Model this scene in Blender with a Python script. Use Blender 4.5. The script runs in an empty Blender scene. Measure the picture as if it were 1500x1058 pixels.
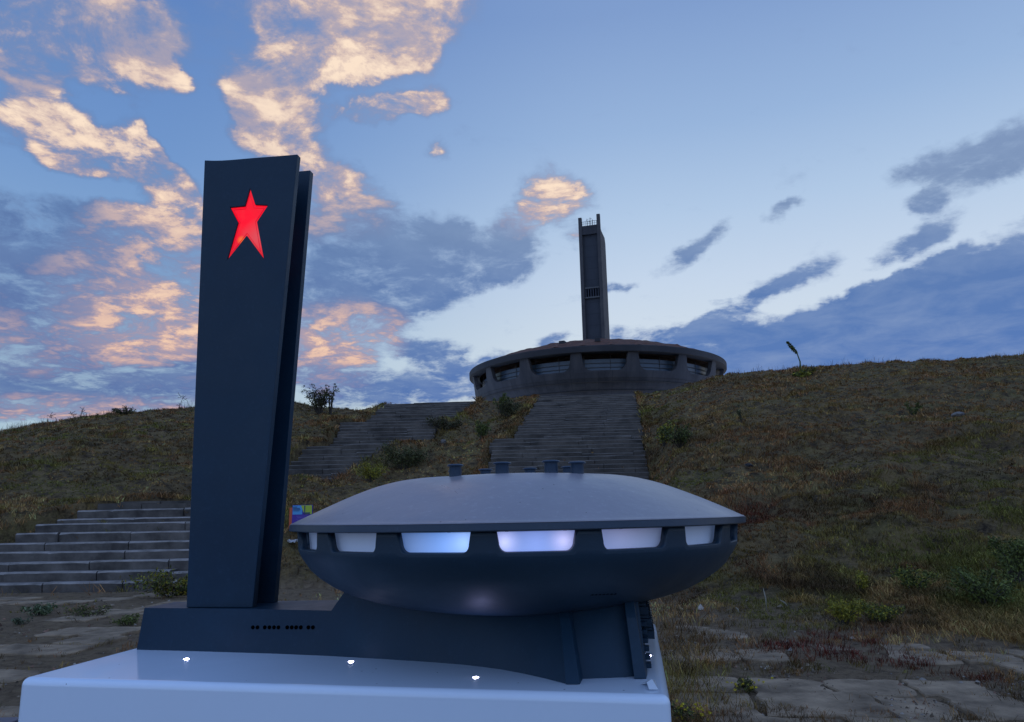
import bpy, bmesh, math, random
import numpy as np
from mathutils import Vector
rnd = random.Random(7)
NR = np.random.RandomState(11)
SC = bpy.context.scene
COL = SC.collection

# ------------------------------------------------------------------ camera
FPX, PITCH, ROLL, EYE = 1090.0, math.radians(11.5), math.radians(1.1), 1.5
fwd = np.array([0, math.cos(PITCH), math.sin(PITCH)])
up0 = np.array([0, -math.sin(PITCH), math.cos(PITCH)])
rt0 = np.array([1.0, 0, 0])
RT = rt0 * math.cos(ROLL) - up0 * math.sin(ROLL)
UP = up0 * math.cos(ROLL) + rt0 * math.sin(ROLL)
cam = bpy.data.cameras.new('camera')
camo = bpy.data.objects.new('camera', cam)
COL.objects.link(camo)
cam.sensor_width = 36.0
cam.lens = FPX / 1500.0 * 36.0
cam.clip_start = 0.05
cam.clip_end = 5000
from mathutils import Matrix
M = Matrix(((RT[0], UP[0], -fwd[0], 0), (RT[1], UP[1], -fwd[1], 0), (RT[2], UP[2], -fwd[2], EYE), (0, 0, 0, 1)))
camo.matrix_world = M
SC.camera = camo
SC.view_settings.view_transform = 'Standard'
SC.view_settings.look = 'None'
SC.view_settings.exposure = 0.0
SC.view_settings.gamma = 1.0

def ray(px, py):
    return RT * ((px - 750) / FPX) + UP * ((529 - py) / FPX) + fwd
def azel(px, py):
    d = ray(px, py); d = d / np.linalg.norm(d)
    return math.atan2(d[0], d[1]), math.asin(d[2])

# ------------------------------------------------------------------ world: dusk sky
world = bpy.data.worlds.new('World'); SC.world = world
world.use_nodes = True
wt = world.node_tree; wt.nodes.clear()
class NT:
    def __init__(s, t): s.t = t
    def n(s, typ, **kw):
        o = s.t.nodes.new(typ)
        for k, v in kw.items(): setattr(o, k, v)
        return o
    def l(s, a, b): s.t.links.new(a, b)
    def setin(s, sock, v):
        if isinstance(v, bpy.types.NodeSocket): s.l(v, sock)
        elif v is not None: sock.default_value = v
    def math(s, op, a, b=None, c=None, clamp=False):
        o = s.n('ShaderNodeMath', operation=op, use_clamp=clamp)
        for i, v in enumerate((a, b, c)):
            if v is not None: s.setin(o.inputs[i], v)
        return o.outputs[0]
    def vmath(s, op, a, b=None, c=None):
        o = s.n('ShaderNodeVectorMath', operation=op)
        for i, v in enumerate((a, b, c)):
            if v is not None: s.setin(o.inputs[i], v)
        return o.outputs[0]
    def mix(s, f, a, b, blend='MIX', clamp=True):
        o = s.n('ShaderNodeMix', data_type='RGBA', blend_type=blend)
        o.clamp_factor = clamp
        s.setin(o.inputs[0], f); s.setin(o.inputs[6], a); s.setin(o.inputs[7], b)
        return o.outputs[2]
    def ramp(s, f, stops, interp='LINEAR'):
        o = s.n('ShaderNodeValToRGB')
        o.color_ramp.interpolation = interp
        e = o.color_ramp.elements
        while len(e) < len(stops): e.new(0.5)
        for el, (p, c) in zip(e, stops):
            el.position = p
            el.color = (c[0], c[1], c[2], 1) if isinstance(c, (tuple, list)) else (c, c, c, 1)
        s.setin(o.inputs[0], f)
        return o.outputs[0]
    def mapr(s, v, a, b, c=0.0, d=1.0, smooth=False):
        o = s.n('ShaderNodeMapRange')
        if smooth: o.interpolation_type = 'SMOOTHSTEP'
        s.setin(o.inputs[0], v)
        for i, q in enumerate((a, b, c, d)): s.setin(o.inputs[i + 1], q)
        return o.outputs[0]
    def noise(s, vec, scale, detail=5, rough=0.55, lac=2.0, dist=0.0):
        o = s.n('ShaderNodeTexNoise')
        if vec is not None: s.l(vec, o.inputs['Vector'])
        o.inputs['Scale'].default_value = scale; o.inputs['Detail'].default_value = detail
        o.inputs['Roughness'].default_value = rough; o.inputs['Lacunarity'].default_value = lac
        o.inputs['Distortion'].default_value = dist
        return o
def C(r, g, b): return (r, g, b, 1)
def S(r, g, b):
    f = lambda c: (c / 255 / 12.92) if c / 255 <= .04045 else ((c / 255 + .055) / 1.055) ** 2.4
    return (f(r), f(g), f(b), 1)

W = NT(wt)
tc = W.n('ShaderNodeTexCoord')
sep = W.n('ShaderNodeSeparateXYZ'); W.l(tc.outputs['Generated'], sep.inputs[0])
X, Y, Z = sep.outputs
az = W.math('ARCTAN2', X, Y)
el = W.math('ARCSINE', Z)
deg = math.degrees(1)
eln = W.mapr(el, 0.0, math.radians(60))
def e(d): return d / 60.0
rightramp = W.ramp(eln, [(0, S(205, 208, 212)), (e(6), S(216, 220, 224)), (e(12), S(211, 223, 234)), (e(17), S(197, 214, 235)),
                        (e(22), S(177, 201, 230)), (e(28), S(152, 181, 220)), (e(36), S(128, 158, 206)), (1, S(98, 130, 188))])
leftramp = W.ramp(eln, [(0, S(165, 185, 205)), (e(8), S(172, 198, 214)), (e(12), S(158, 188, 214)), (e(18), S(133, 168, 210)),
                       (e(25), S(112, 150, 203)), (e(36), S(94, 131, 191)), (1, S(84, 118, 180))])
azf = W.mapr(az, math.radians(-30), math.radians(12), smooth=True)
sky = W.mix(azf, leftramp, rightramp)
# placement of the cloud masses, by direction (azimuth, elevation)
blobs = [  # px, py, half w, half h, tilt deg, density, warmth
 (520, -5, 225, 90, 4, 1.4, .75), (515, 68, 140, 58, 0, 1.35, 1.15), (615, 20, 110, 65, 20, .8, .8), (395, 150, 95, 62, -10, 1.1, .75), (395, 195, 60, 28, 0, .6, .8),
 (45, 85, 100, 58, 0, 1.15, 1.0), (60, 130, 60, 30, -30, .4, .8), (130, 10, 170, 36, 0, .8, .5), (205, 65, 75, 75, 20, .95, .75), (255, 115, 65, 28, -42, .8, .8),
 (75, 200, 70, 45, -30, .9, 1.0), (85, 240, 45, 22, 0, .7, 1.0), (190, 220, 85, 50, -20, 1.4, 1.1), (250, 255, 60, 26, -40, .75, 1.1),
 (110, 158, 130, 24, -6, -.9, 0), (290, 185, 45, 80, -20, -.8, 0), (130, 285, 150, 18, -4, -.6, 0),
 (555, 162, 75, 22, 4, 1.5, 1.1), (625, 160, 42, 26, 10, 1.2, 1.1), (648, 228, 24, 20, 0, .6, 1.0), (470, 245, 65, 40, 0, .8, 1.0), (500, 300, 100, 55, -5, .85, .6),
 (815, 288, 70, 42, 0, .95, 1.15), (770, 320, 60, 30, 0, .65, .8), (840, 350, 38, 26, 0, .5, 1.0), 
 (110, 335, 230, 62, 5, .75, .12), (250, 370, 130, 80, 15, 1.05, .9), (90, 420, 230, 75, 0, .95, .15), (255, 455, 130, 60, 8, 1.1, 1.1),
 (40, 500, 150, 40, 0, .95, .35), (225, 500, 95, 25, 5, .65, .9), (215, 545, 120, 42, -3, 1.1, .15), (60, 575, 200, 38, 0, .8, .1), (190, 600, 170, 24, 3, .8, .75),
 (600, 365, 190, 62, -4, 1.2, .04), (700, 370, 110, 40, -5, .8, .15), (540, 430, 170, 62, 5, 1.15, .12), (640, 420, 110, 40, 15, .75, .0), (500, 490, 110, 45, -5, .95, .95),
 (480, 545, 95, 42, -10, 1.0, .45), (500, 575, 90, 28, -10, .8, .1),
 (630, 517, 60, 20, 0, .85, .02), (660, 560, 170, 30, 6, .95, .0), (600, 585, 120, 20, 5, .7, .0), (700, 535, 60, 18, 15, .6, .0), (815, 495, 36, 14, 10, .8, .0),
 (940, 500, 95, 22, -6, .85, .0), (1010, 505, 110, 34, 10, 1.0, .0), (1040, 478, 60, 16, 10, .7, 0), (1180, 520, 230, 62, 10, 1.25, .0), (1330, 502, 230, 80, 14, 1.35, .0), (1480, 470, 180, 76, 17, 1.35, 0), (1570, 520, 300, 112, 10, 1.3, 0),
 (1095, 450, 50, 19, 14, 1.05, 0), (1165, 408, 66, 20, 15, .8, 0), (1290, 426, 90, 18, 8, .95, 0), (1375, 386, 50, 15, 10, .9, 0),
 (1015, 362, 72, 17, 32, .8, 0), (1150, 312, 40, 13, 8, .85, 0), (1350, 350, 80, 20, 14, .85, 0), (1350, 300, 34, 22, 0, .8, 0),
 (1475, 222, 115, 36, 18, .9, 0), (1375, 230, 80, 20, 12, .7, 0), (1500, 350, 40, 30, 10, .8, 0), (905, 420, 34, 10, 5, .8, 0),
]
wn = W.noise(tc.outputs['Generated'], 9.0, 5, 0.6)
warp = W.vmath('MULTIPLY_ADD', wn.outputs['Color'], (0.10, 0.065, 0), (-0.05, -0.0325, 0))
comb = W.n('ShaderNodeCombineXYZ'); W.l(az, comb.inputs[0]); W.l(el, comb.inputs[1])
P = W.vmath('ADD', comb.outputs[0], warp)
acc = None
for (px, py, hw, hh, tilt, den, wa) in blobs:
    a, b = azel(px, py)
    # blobs are cones: enlarge so that half height falls at the wanted edge
    m = W.n('ShaderNodeMapping', vector_type='TEXTURE')
    m.inputs['Location'].default_value = (a, b, 0)
    m.inputs['Rotation'].default_value = (0, 0, math.radians(tilt))
    m.inputs['Scale'].default_value = (hw / FPX * 1.18, hh / FPX * 1.22, 1)
    W.l(P, m.inputs[0])
    g = W.n('ShaderNodeTexGradient', gradient_type='SPHERICAL'); W.l(m.outputs[0], g.inputs[0])
    acc = W.vmath('MULTIPLY_ADD', g.outputs['Fac'], (den, den * wa, 1.0 if (den > 1.22 and px > 1000) else 0), acc if acc is not None else (0, 0, 0))
sa = W.n('ShaderNodeSeparateXYZ'); W.l(acc, sa.inputs[0])
mask = W.math('ADD', W.math('MINIMUM', W.math('MULTIPLY', sa.outputs[0], 1.7), 0.98), sa.outputs[2])
warm = W.math('DIVIDE', sa.outputs[1], W.math('MAXIMUM', sa.outputs[0], 0.05))
# cloud texture lies on a layer overhead: features flatten towards the horizon
zz = W.math('ADD', Z, 0.16)
pl = W.n('ShaderNodeCombineXYZ')
W.l(W.math('DIVIDE', X, zz), pl.inputs[0]); W.l(W.math('DIVIDE', Y, zz), pl.inputs[1])
fn = W.noise(pl.outputs[0], 5.2, 12, 0.63, 2.1, 0.35)
pl2 = W.vmath('ADD', pl.outputs[0], (0.02, 0.075, 0))
fn2 = W.noise(pl2, 5.2, 7, 0.60, 2.1, 0.35)
fine = W.noise(pl.outputs[0], 19.0, 8, 0.66, 2.0, 0.3)
def dens(f):
    return W.math('ADD', W.math('MULTIPLY_ADD', f, 3.8, -1.9), W.math('MULTIPLY_ADD', mask, 1.45, -0.86))
raw = W.math('ADD', dens(fn.outputs['Fac']), W.math('MULTIPLY_ADD', fine.outputs['Fac'], 1.1, -0.55))
cov = W.mapr(raw, -0.12, 0.72, smooth=True)
veil = W.mapr(W.math('ADD', raw, W.math('MULTIPLY', mask, 0.25)), -0.55, 0.55, 0.0, 0.55, smooth=True)
diff = W.math('SUBTRACT', fn.outputs['Fac'], fn2.outputs['Fac'])
lit = W.mapr(W.math('ADD', W.math('MULTIPLY', diff, 4.5), W.math('MULTIPLY_ADD', fine.outputs['Fac'], 1.6, -0.8)), -0.22, 0.62)
thin = W.mapr(raw, 0.95, 0.15)
dense = W.math('POWER', W.mapr(raw, 0.15, 1.25), 0.6)
litf = W.math('MULTIPLY', W.math('MULTIPLY', W.mapr(warm, 0.08, 0.95), dense), W.math('MULTIPLY_ADD', lit, 0.78, 0.36), clamp=True)
coolL = W.ramp(eln, [(0, S(90, 114, 166)), (e(12), S(86, 114, 167)), (e(22), S(92, 122, 170)), (e(36), S(118, 142, 186)), (1, S(110, 132, 180))])
coolR = W.ramp(eln, [(0, S(88, 122, 188)), (e(9), S(80, 118, 182)), (e(15), S(88, 122, 178)), (e(21), S(122, 146, 184)), (e(36), S(128, 150, 192)), (1, S(110, 135, 185))])
cool = W.mix(azf, coolL, coolR)
cool = W.mix(W.mapr(fn2.outputs['Fac'], 0.40, 0.75, 0.0, 0.35), cool, W.mix(0.5, cool, sky))
mid = W.mix(W.mapr(el, math.radians(8), math.radians(32)), S(152, 142, 170), S(154, 152, 178))
cw = W.mix(W.mapr(warm, 0.1, 0.75, 0, .75), cool, mid)
peach = W.mix(W.mapr(el, math.radians(8), math.radians(26)), S(255, 210, 172), S(255, 230, 205))
body = W.mix(W.mapr(el, math.radians(8), math.radians(26)), S(222, 181, 166), S(212, 188, 180))
cc = W.mix(W.mapr(litf, 0.05, 0.48), cw, body)
cc = W.mix(W.mapr(litf, 0.40, 0.92), cc, peach)
# bright fringe where thin cloud stands before the bright low sky
cc = W.mix(W.math('MULTIPLY', W.mapr(raw, 0.30, 0.02), W.mapr(el, math.radians(26), math.radians(12), 0, .3)), cc, S(228, 226, 224))
front = W.mapr(Y, -0.05, 0.25, smooth=True)
covf = W.math('MULTIPLY', W.math('MULTIPLY', cov, 0.96), front)
vcol = W.mix(0.15, cool, sky)
skyv = W.mix(W.math('MULTIPLY', veil, front), sky, vcol)
skyc = W.mix(covf, skyv, cc)
# sky behind the viewer: faint Nishita plus a blue added to light the plinth front
nish = W.n('ShaderNodeTexSky', sky_type='NISHITA')
nish.sun_disc = False
SUN_EL, SUN_AZ = math.radians(3.0), math.radians(14.0)
nish.sun_elevation = SUN_EL; nish.sun_rotation = SUN_AZ
nish.altitude = 1400
nsc = W.vmath('MULTIPLY', nish.outputs[0], (0.10, 0.10, 0.10))
back = W.vmath('ADD', nsc, (0.27, 0.42, 0.84))
skyc = W.mix(front, back, skyc)
bg = W.n('ShaderNodeBackground'); W.l(skyc, bg.inputs[0]); bg.inputs[1].default_value = 1.0
wo = W.n('ShaderNodeOutputWorld'); W.l(bg.outputs[0], wo.inputs[0])
world.cycles.sampling_method = 'MANUAL'; world.cycles.sample_map_resolution = 512

# sun just set behind the ridge: weak, wide, warm
sl = bpy.data.lights.new('sun', 'SUN'); sl.energy = 0.25; sl.angle = math.radians(10); sl.color = (1, .75, .55)
slo = bpy.data.objects.new('sun', sl); COL.objects.link(slo)
sd = Vector((math.sin(SUN_AZ) * math.cos(SUN_EL), math.cos(SUN_AZ) * math.cos(SUN_EL), math.sin(SUN_EL)))
slo.rotation_euler = (-sd).to_track_quat('-Z', 'Y').to_euler()

# ------------------------------------------------------------------ materials
def mat(name, col, rough=0.6, spec=0.5, var=None, vscale=3.0, vdetail=5, bump=0.0, bscale=30.0, metal=0.0, attr=None, coord='Object', emit=None, estr=1.0, alpha=None, coat=0.0, trans=0.0, grain=0, specks=0):
    m = bpy.data.materials.new(name); m.use_nodes = True
    T = NT(m.node_tree); b = m.node_tree.nodes['Principled BSDF']
    t = T.n('ShaderNodeTexCoord')
    base = None
    if attr:
        a = T.n('ShaderNodeAttribute', attribute_name=attr); base = a.outputs['Color']
    if var is not None:
        nz = T.noise(t.outputs[coord], vscale, vdetail, 0.6)
        f = T.mapr(nz.outputs['Fac'], 0.32, 0.68)
        base = T.mix(f, C(*col) if base is None else base, C(*var))
    if grain:
        g1 = T.noise(t.outputs[coord], grain, 4, .7); g2 = T.noise(t.outputs[coord], grain * .06, 5, .6, 2.0, .8)
        base = T.mix(T.mapr(g1.outputs['Fac'], .55, .72, 0, .30), base, C(*[min(q * 1.9 + .012, q * .93 + .03 if q > .3 else 9) for q in col]))
        base = T.mix(T.mapr(g2.outputs['Fac'], .50, .70, 0, .28), base, C(*[min(q * 1.5 + .008, q * .93 + .02 if q > .3 else 9) for q in col]))
        T.l(T.mapr(g2.outputs['Fac'], .3, .7, rough - .07, rough + .12), b.inputs['Roughness'])
    if specks:
        vo = T.n('ShaderNodeTexVoronoi'); vo.inputs['Scale'].default_value = specks; T.l(t.outputs[coord], vo.inputs['Vector'])
        sp = T.n('ShaderNodeSeparateColor'); T.l(vo.outputs['Color'], sp.inputs[0])
        k = T.math('MULTIPLY', T.math('LESS_THAN', vo.outputs['Distance'], .075), T.math('GREATER_THAN', sp.outputs[0], .80))
        base = T.mix(T.math('MULTIPLY', k, .8), base, C(.02, .02, .025))
    if base is not None: T.l(base, b.inputs['Base Color'])
    else: b.inputs['Base Color'].default_value = C(*col)
    if not grain: b.inputs['Roughness'].default_value = rough
    b.inputs['Specular IOR Level'].default_value = spec
    b.inputs['Metallic'].default_value = metal
    b.inputs['Coat Weight'].default_value = coat
    b.inputs['Transmission Weight'].default_value = trans
    if bump:
        nb = T.noise(t.outputs[coord], bscale, 6, 0.6)
        bp = T.n('ShaderNodeBump'); bp.inputs['Strength'].default_value = 1.0; bp.inputs['Distance'].default_value = bump
        T.l(nb.outputs['Fac'], bp.inputs['Height']); T.l(bp.outputs[0], b.inputs['Normal'])
    if emit is not None:
        b.inputs['Emission Color'].default_value = C(*emit); b.inputs['Emission Strength'].default_value = estr
    return m
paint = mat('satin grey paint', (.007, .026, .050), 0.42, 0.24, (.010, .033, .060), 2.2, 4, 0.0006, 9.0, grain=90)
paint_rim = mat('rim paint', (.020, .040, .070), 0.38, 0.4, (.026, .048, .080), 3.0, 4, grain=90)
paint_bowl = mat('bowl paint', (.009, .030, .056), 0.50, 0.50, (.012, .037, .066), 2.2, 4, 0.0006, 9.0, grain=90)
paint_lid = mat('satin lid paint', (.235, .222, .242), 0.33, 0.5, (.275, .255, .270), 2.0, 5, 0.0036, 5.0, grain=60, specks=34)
plastic_white = mat('gloss white plinth', (.68, .775, .895), 0.10, 0.5, (.71, .80, .91), 1.5, 3, 0.0, 2, grain=30, specks=30)
black = mat('black hole', (.0008, .001, .002), 0.9, 0.0)
frost = None
def pane_mat():
    m = bpy.data.materials.new('frosted pane'); m.use_nodes = True
    T = NT(m.node_tree); b = m.node_tree.nodes['Principled BSDF']
    b.inputs['Base Color'].default_value = C(.76, .80, .90); b.inputs['Roughness'].default_value = .25
    g = T.n('ShaderNodeNewGeometry')
    tot = None
    for (p, rad, st, c) in PANE_GLOWS:
        d = T.n('ShaderNodeVectorMath', operation='DISTANCE'); T.l(g.outputs['Position'], d.inputs[0]); d.inputs[1].default_value = p
        f = T.mapr(d.outputs['Value'], rad, 0.0)
        f = T.math('POWER', f, 2.2)
        v = T.vmath('MULTIPLY', f, (c[0] * st, c[1] * st, c[2] * st))
        tot = T.vmath('ADD', v, (.030, .048, .095)) if tot is None else T.vmath('ADD', tot, v)  # even emission added to every pane, lifting those shaded by the lid
    T.l(tot, b.inputs['Emission Color']); b.inputs['Emission Strength'].default_value = 1.0
    return m
concrete = mat('old concrete', (.048, .047, .050), 0.85, 0.3, (.030, .030, .034), .25, 8, 0.05, 3.0)
concrete_dark = mat('stained concrete', (.06, .054, .050), 0.85, 0.3, (.038, .036, .036), .5, 7, 0.05, 3.0)
tower_con = mat('tower concrete', (.075, .070, .068), 0.85, 0.3, (.048, .046, .048), .35, 7, 0.03, 2.0)
shaft_mat = mat('shaft cladding', (.035, .040, .052), 0.7, 0.3, (.022, .026, .036), .6, 6, 0.03, 2.0)
rooft = mat('rusty roof sheets', (.17, .065, .035), 0.8, 0.3, (.045, .026, .020), 1.6, 7, 0.2, 1.2)
glass_dark = mat('dark glazing', (.05, .085, .13), 0.35, 0.5, (.035, .06, .09), .3, 4)
metal_dark = mat('dark steel', (.05, .05, .05), 0.5)
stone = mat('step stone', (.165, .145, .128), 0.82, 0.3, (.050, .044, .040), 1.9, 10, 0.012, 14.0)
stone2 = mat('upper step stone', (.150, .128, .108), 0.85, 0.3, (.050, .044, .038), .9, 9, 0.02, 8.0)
stone_top = mat('worn sky-lit tread stone', (.34, .30, .27), 0.8, 0.3, (.13, .115, .10), 2.5, 9, 0.01, 14.0)  # tread and chamfer tops: sky light put into the paler colour, besides wear
stone2_top = mat('worn sky-lit upper tread', (.165, .143, .124), 0.85, 0.3, (.06, .052, .045), 1.2, 9, 0.02, 8.0)  # upper treads likewise paler: painted-in sky light along with wear
soil = mat('soil', (.085, .070, .050), 0.95, 0.2, (.035, .030, .024), 2.2, 10, 0.05, 9.0)
slab = mat('paving stone', (.380, .275, .175), 0.9, 0.2, (.115, .082, .053), 2.8, 13, 0.035, 11.0)
grassm = mat('grass', (.1, .1, .05), 0.85, 0.15, attr='Col')
leafm = mat('leaves', (.1, .1, .05), 0.7, 0.25, attr='Col')
bark = mat('bark', (.05, .04, .03), 0.9)

# ------------------------------------------------------------------ helpers
ORG = {}
def tagset(o, label=None, cat=None, group=None, kind=None):
    if label: o['label'] = label
    if cat: o['category'] = cat
    if group: o['group'] = group
    if kind: o['kind'] = kind
    return o
def empty(name, loc, label, cat, group=None):
    o = bpy.data.objects.new(name, None); COL.objects.link(o); o.location = loc; o.empty_display_size = .1
    ORG[o] = Vector(loc); tagset(o, label, cat, group); return o
def part(name, V_, F_, m, parent=None, smooth=False, origin=None, mods=None, colors=None):
    org = ORG[parent] if parent is not None else Vector(origin if origin is not None else (0, 0, 0))
    me = bpy.data.meshes.new(name)
    V_ = [(v[0] - org.x, v[1] - org.y, v[2] - org.z) for v in V_]
    me.from_pydata(V_, [], F_); me.validate()
    if isinstance(m, (list, tuple)):
        for q in m: me.materials.append(q)
    else: me.materials.append(m)
    if smooth:
        for p in me.polygons: p.use_smooth = True
    o = bpy.data.objects.new(name, me); COL.objects.link(o)
    if parent is not None: o.parent = parent
    else: o.location = org
    ORG[o] = org
    return o
def fixn(o):
    bm = bmesh.new(); bm.from_mesh(o.data); bmesh.ops.recalc_face_normals(bm, faces=bm.faces); bm.to_mesh(o.data); bm.free(); return o
def bevel(o, w, seg=2, ang=30):
    b = o.modifiers.new('bevel', 'BEVEL'); b.width = w; b.segments = seg; b.limit_method = 'ANGLE'; b.angle_limit = math.radians(ang); return o
def smooth_by_angle(o, ang=35):
    bm = bmesh.new(); bm.from_mesh(o.data)
    for f in bm.faces: f.smooth = True
    for ed in bm.edges:
        if len(ed.link_faces) == 2 and ed.calc_face_angle(0) > math.radians(ang): ed.smooth = False
    bm.to_mesh(o.data); bm.free(); return o
class MB:
    def __init__(s): s.v = []; s.f = []
    def add(s, vs, fs):
        n = len(s.v); s.v += [tuple(v) for v in vs]; s.f += [tuple(i + n for i in f) for f in fs]; return s
    def box(s, fr, a, b):   # fr maps (u,v,z)->xyz
        (a0, a1, a2), (b0, b1, b2) = a, b
        c = [(a0, a1, a2), (b0, a1, a2), (b0, b1, a2), (a0, b1, a2), (a0, a1, b2), (b0, a1, b2), (b0, b1, b2), (a0, b1, b2)]
        return s.add([fr(*q) for q in c], [(0, 3, 2, 1), (4, 5, 6, 7), (0, 1, 5, 4), (1, 2, 6, 5), (2, 3, 7, 6), (3, 0, 4, 7)])
    def tube(s, pts, rads, n=8, cap=True):
        pts = [np.array(p, float) for p in pts]
        base = len(s.v); rings = []
        for i, p in enumerate(pts):
            d = pts[min(i + 1, len(pts) - 1)] - pts[max(i - 1, 0)]; d = d / (np.linalg.norm(d) + 1e-9)
            a = np.cross(d, [0, 0, 1.0]); 
            if np.linalg.norm(a) < .1: a = np.cross(d, [1.0, 0, 0])
            a /= np.linalg.norm(a); b = np.cross(d, a)
            r = rads[i] if isinstance(rads, (list, tuple)) else rads
            for k in range(n):
                t = 2 * math.pi * k / n
                s.v.append(tuple(p + r * (a * math.cos(t) + b * math.sin(t))))
        for i in range(len(pts) - 1):
            for k in range(n):
                s.f.append((base + i * n + k, base + i * n + (k + 1) % n, base + (i + 1) * n + (k + 1) % n, base + (i + 1) * n + k))
        if cap:
            s.f.append(tuple(base + k for k in reversed(range(n)))); s.f.append(tuple(base + (len(pts) - 1) * n + k for k in range(n)))
        return s
    def lathe(s, fr, prof, n=96, closed=False):
        base = len(s.v)
        for (r, z) in prof:
            for k in range(n):
                t = 2 * math.pi * k / n
                s.v.append(fr(r * math.cos(t), r * math.sin(t), z))
        for i in range(len(prof) - 1):
            for k in range(n):
                s.f.append((base + i * n + k, base + i * n + (k + 1) % n, base + (i + 1) * n + (k + 1) % n, base + (i + 1) * n + k))
        return s
    def build(s, name, m, parent=None, smooth=False, origin=None):
        return part(name, s.v, s.f, m, parent, smooth, origin)

def frame(angle, ox=0.0, oy=0.0, oz=0.0):
    c, sn = math.cos(angle), math.sin(angle)
    return lambda u, v, z: (ox + u * c + v * sn, oy - u * sn + v * c, oz + z)

def vnoise(x, y, seed=0):
    xi = np.floor(x).astype(np.int64); yi = np.floor(y).astype(np.int64)
    xf = x - xi; yf = y - yi
    xf = xf * xf * (3 - 2 * xf); yf = yf * yf * (3 - 2 * yf)
    def h(a, b):
        n = (a * 374761393 + b * 668265263 + seed * 1442695041) & 0x7fffffff
        n = ((n ^ (n >> 13)) * 1274126177) & 0x7fffffff
        return ((n ^ (n >> 16)) & 0xffff) / 65535.0
    return (h(xi, yi) * (1 - xf) + h(xi + 1, yi) * xf) * (1 - yf) + (h(xi, yi + 1) * (1 - xf) + h(xi + 1, yi + 1) * xf) * yf
def fbm(x, y, oct=4, seed=0, gain=.5):
    t = 0; a = 1; n = 0
    for i in range(oct):
        t = t + a * vnoise(x * 2 ** i + 17.3 * i, y * 2 ** i + 9.1 * i, seed + i); n += a; a *= gain
    return t / n

# ------------------------------------------------------------------ terrain
SA = math.radians(3.0)                       # heading of the stairs
sfr = frame(SA)
def s_uv(x, y): return x * math.cos(SA) - y * math.sin(SA), x * math.sin(SA) + y * math.cos(SA)
# flights: v0, z0, v1, z1, steps, left u at bottom/top, right u at bottom/top
FL = dict(
 L1=(16.0, 0.0, 18.8, 1.84, 9, (-14.2, -11.9), (-6.0, -7.1)),
 L2=(29.4, 2.45, 33.0, 4.60, 11, (-11.4, -10.9), (-8.9, -7.2)),
 L3=(36.0, 4.60, 38.8, 6.30, 9, (-10.9, -11.1), (-6.0, -5.9)),
 L4=(41.0, 6.30, 46.5, 8.38, 11, (-10.6, -10.5), (-5.9, -4.7)),
 R1=(26.5, 1.20, 33.2, 4.70, 18, (-2.6, -2.7), (3.4, 3.9)),
 R2=(34.2, 4.70, 46.5, 8.56, 20, (-1.9, -.75), (4.2, 5.2)))
LAND = [(18.8, 1.84, 20.6, 1.84, (-11.8, -11.6), (-7.1, -7.6)), (33.0, 4.6, 36.0, 4.6, (-10.9, -10.9), (-7.2, -6.0)),
        (38.8, 6.3, 41.0, 6.3, (-11.1, -10.6), (-5.9, -5.9)), (33.2, 4.7, 34.2, 4.7, (-2.7, -2.0), (3.9, 4.2)),
        (46.5, 8.4, 54.0, 8.45, (-10.5, -10.3), (-4.9, -4.9)), (46.5, 8.58, 56.0, 8.62, (-.75, -.75), (5.2, 5.2))]
cols = [ # px, skyline py, profile (Y -> z) with last knot the crest
 (-900, 690, [(15.5, 0), (19, 1.6), (28, 3.2), (38, None)]),
 (-300, 665, [(15.5, 0), (19, 1.7), (28, 3.4), (38, None)]),
 (0, 635, [(15.8, 0), (18.8, 1.75), (21.5, 2.45), (28, 4.2), (38, None)]),
 (120, 610, [(16, 0), (18.8, 1.75), (21.5, 2.3), (28, 4.4), (40, None)]),
 (285, 597, [(16, 0), (18.8, 1.55), (21.5, 2.0), (24, 2.7), (31, 4.9), (42, None)]),
 (430, 590, [(16, 0), (19, .9), (25, 1.9), (29.5, 2.9), (33, 4.75), (36, 5.4), (43, None)]),
 (545, 599, [(14.8, 0), (19, .8), (25, 1.8), (29.5, 2.6), (33, 4.6), (36, 4.7), (38.8, 6.3), (41, 6.4), (46.5, None)]),
 (693, 591, [(13.5, 0), (19, .8), (25, 1.9), (29.5, 2.6), (33, 4.5), (36, 4.9), (38.8, 5.9), (41, 6.2), (46.5, None)]),
 (790, 582, [(13, 0), (19, .8), (25, 1.8), (29.5, 2.9), (33, 4.8), (36, 5.3), (38.8, 6.3), (41, 6.9), (46.5, None)]),
 (932, 580, [(12.5, 0), (19, .9), (25, 2.0), (29.5, 3.1), (33, 4.9), (36, 5.5), (41, 7.2), (46.5, None)]),
 (985, 570, [(11.2, 0), (19, 1.9), (28, 4.5), (45, None)]),
 (1060, 549, [(10.6, 0), (19, 2.3), (28, 5.0), (43, None)]),
 (1165, 538, [(10.0, 0), (19, 2.5), (28, 5.3), (41, None)]),
 (1320, 528, [(9.2, 0), (18, 2.5), (28, 5.6), (40, None)]),
 (1500, 520, [(8.4, 0), (17, 2.4), (28, 5.8), (38, None)]),
 (2100, 520, [(6.8, 0), (16, 2.4), (28, 5.8), (37, None)]),
 (3500, 520, [(6.0, 0), (16, 2.4), (28, 5.8), (37, None)])]
YS = np.concatenate([np.linspace(0, 12, 25), np.linspace(12.2, 56, 220), np.array([70, 90, 120, 170, 260, 600])])
sk, prof = [], []
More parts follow.
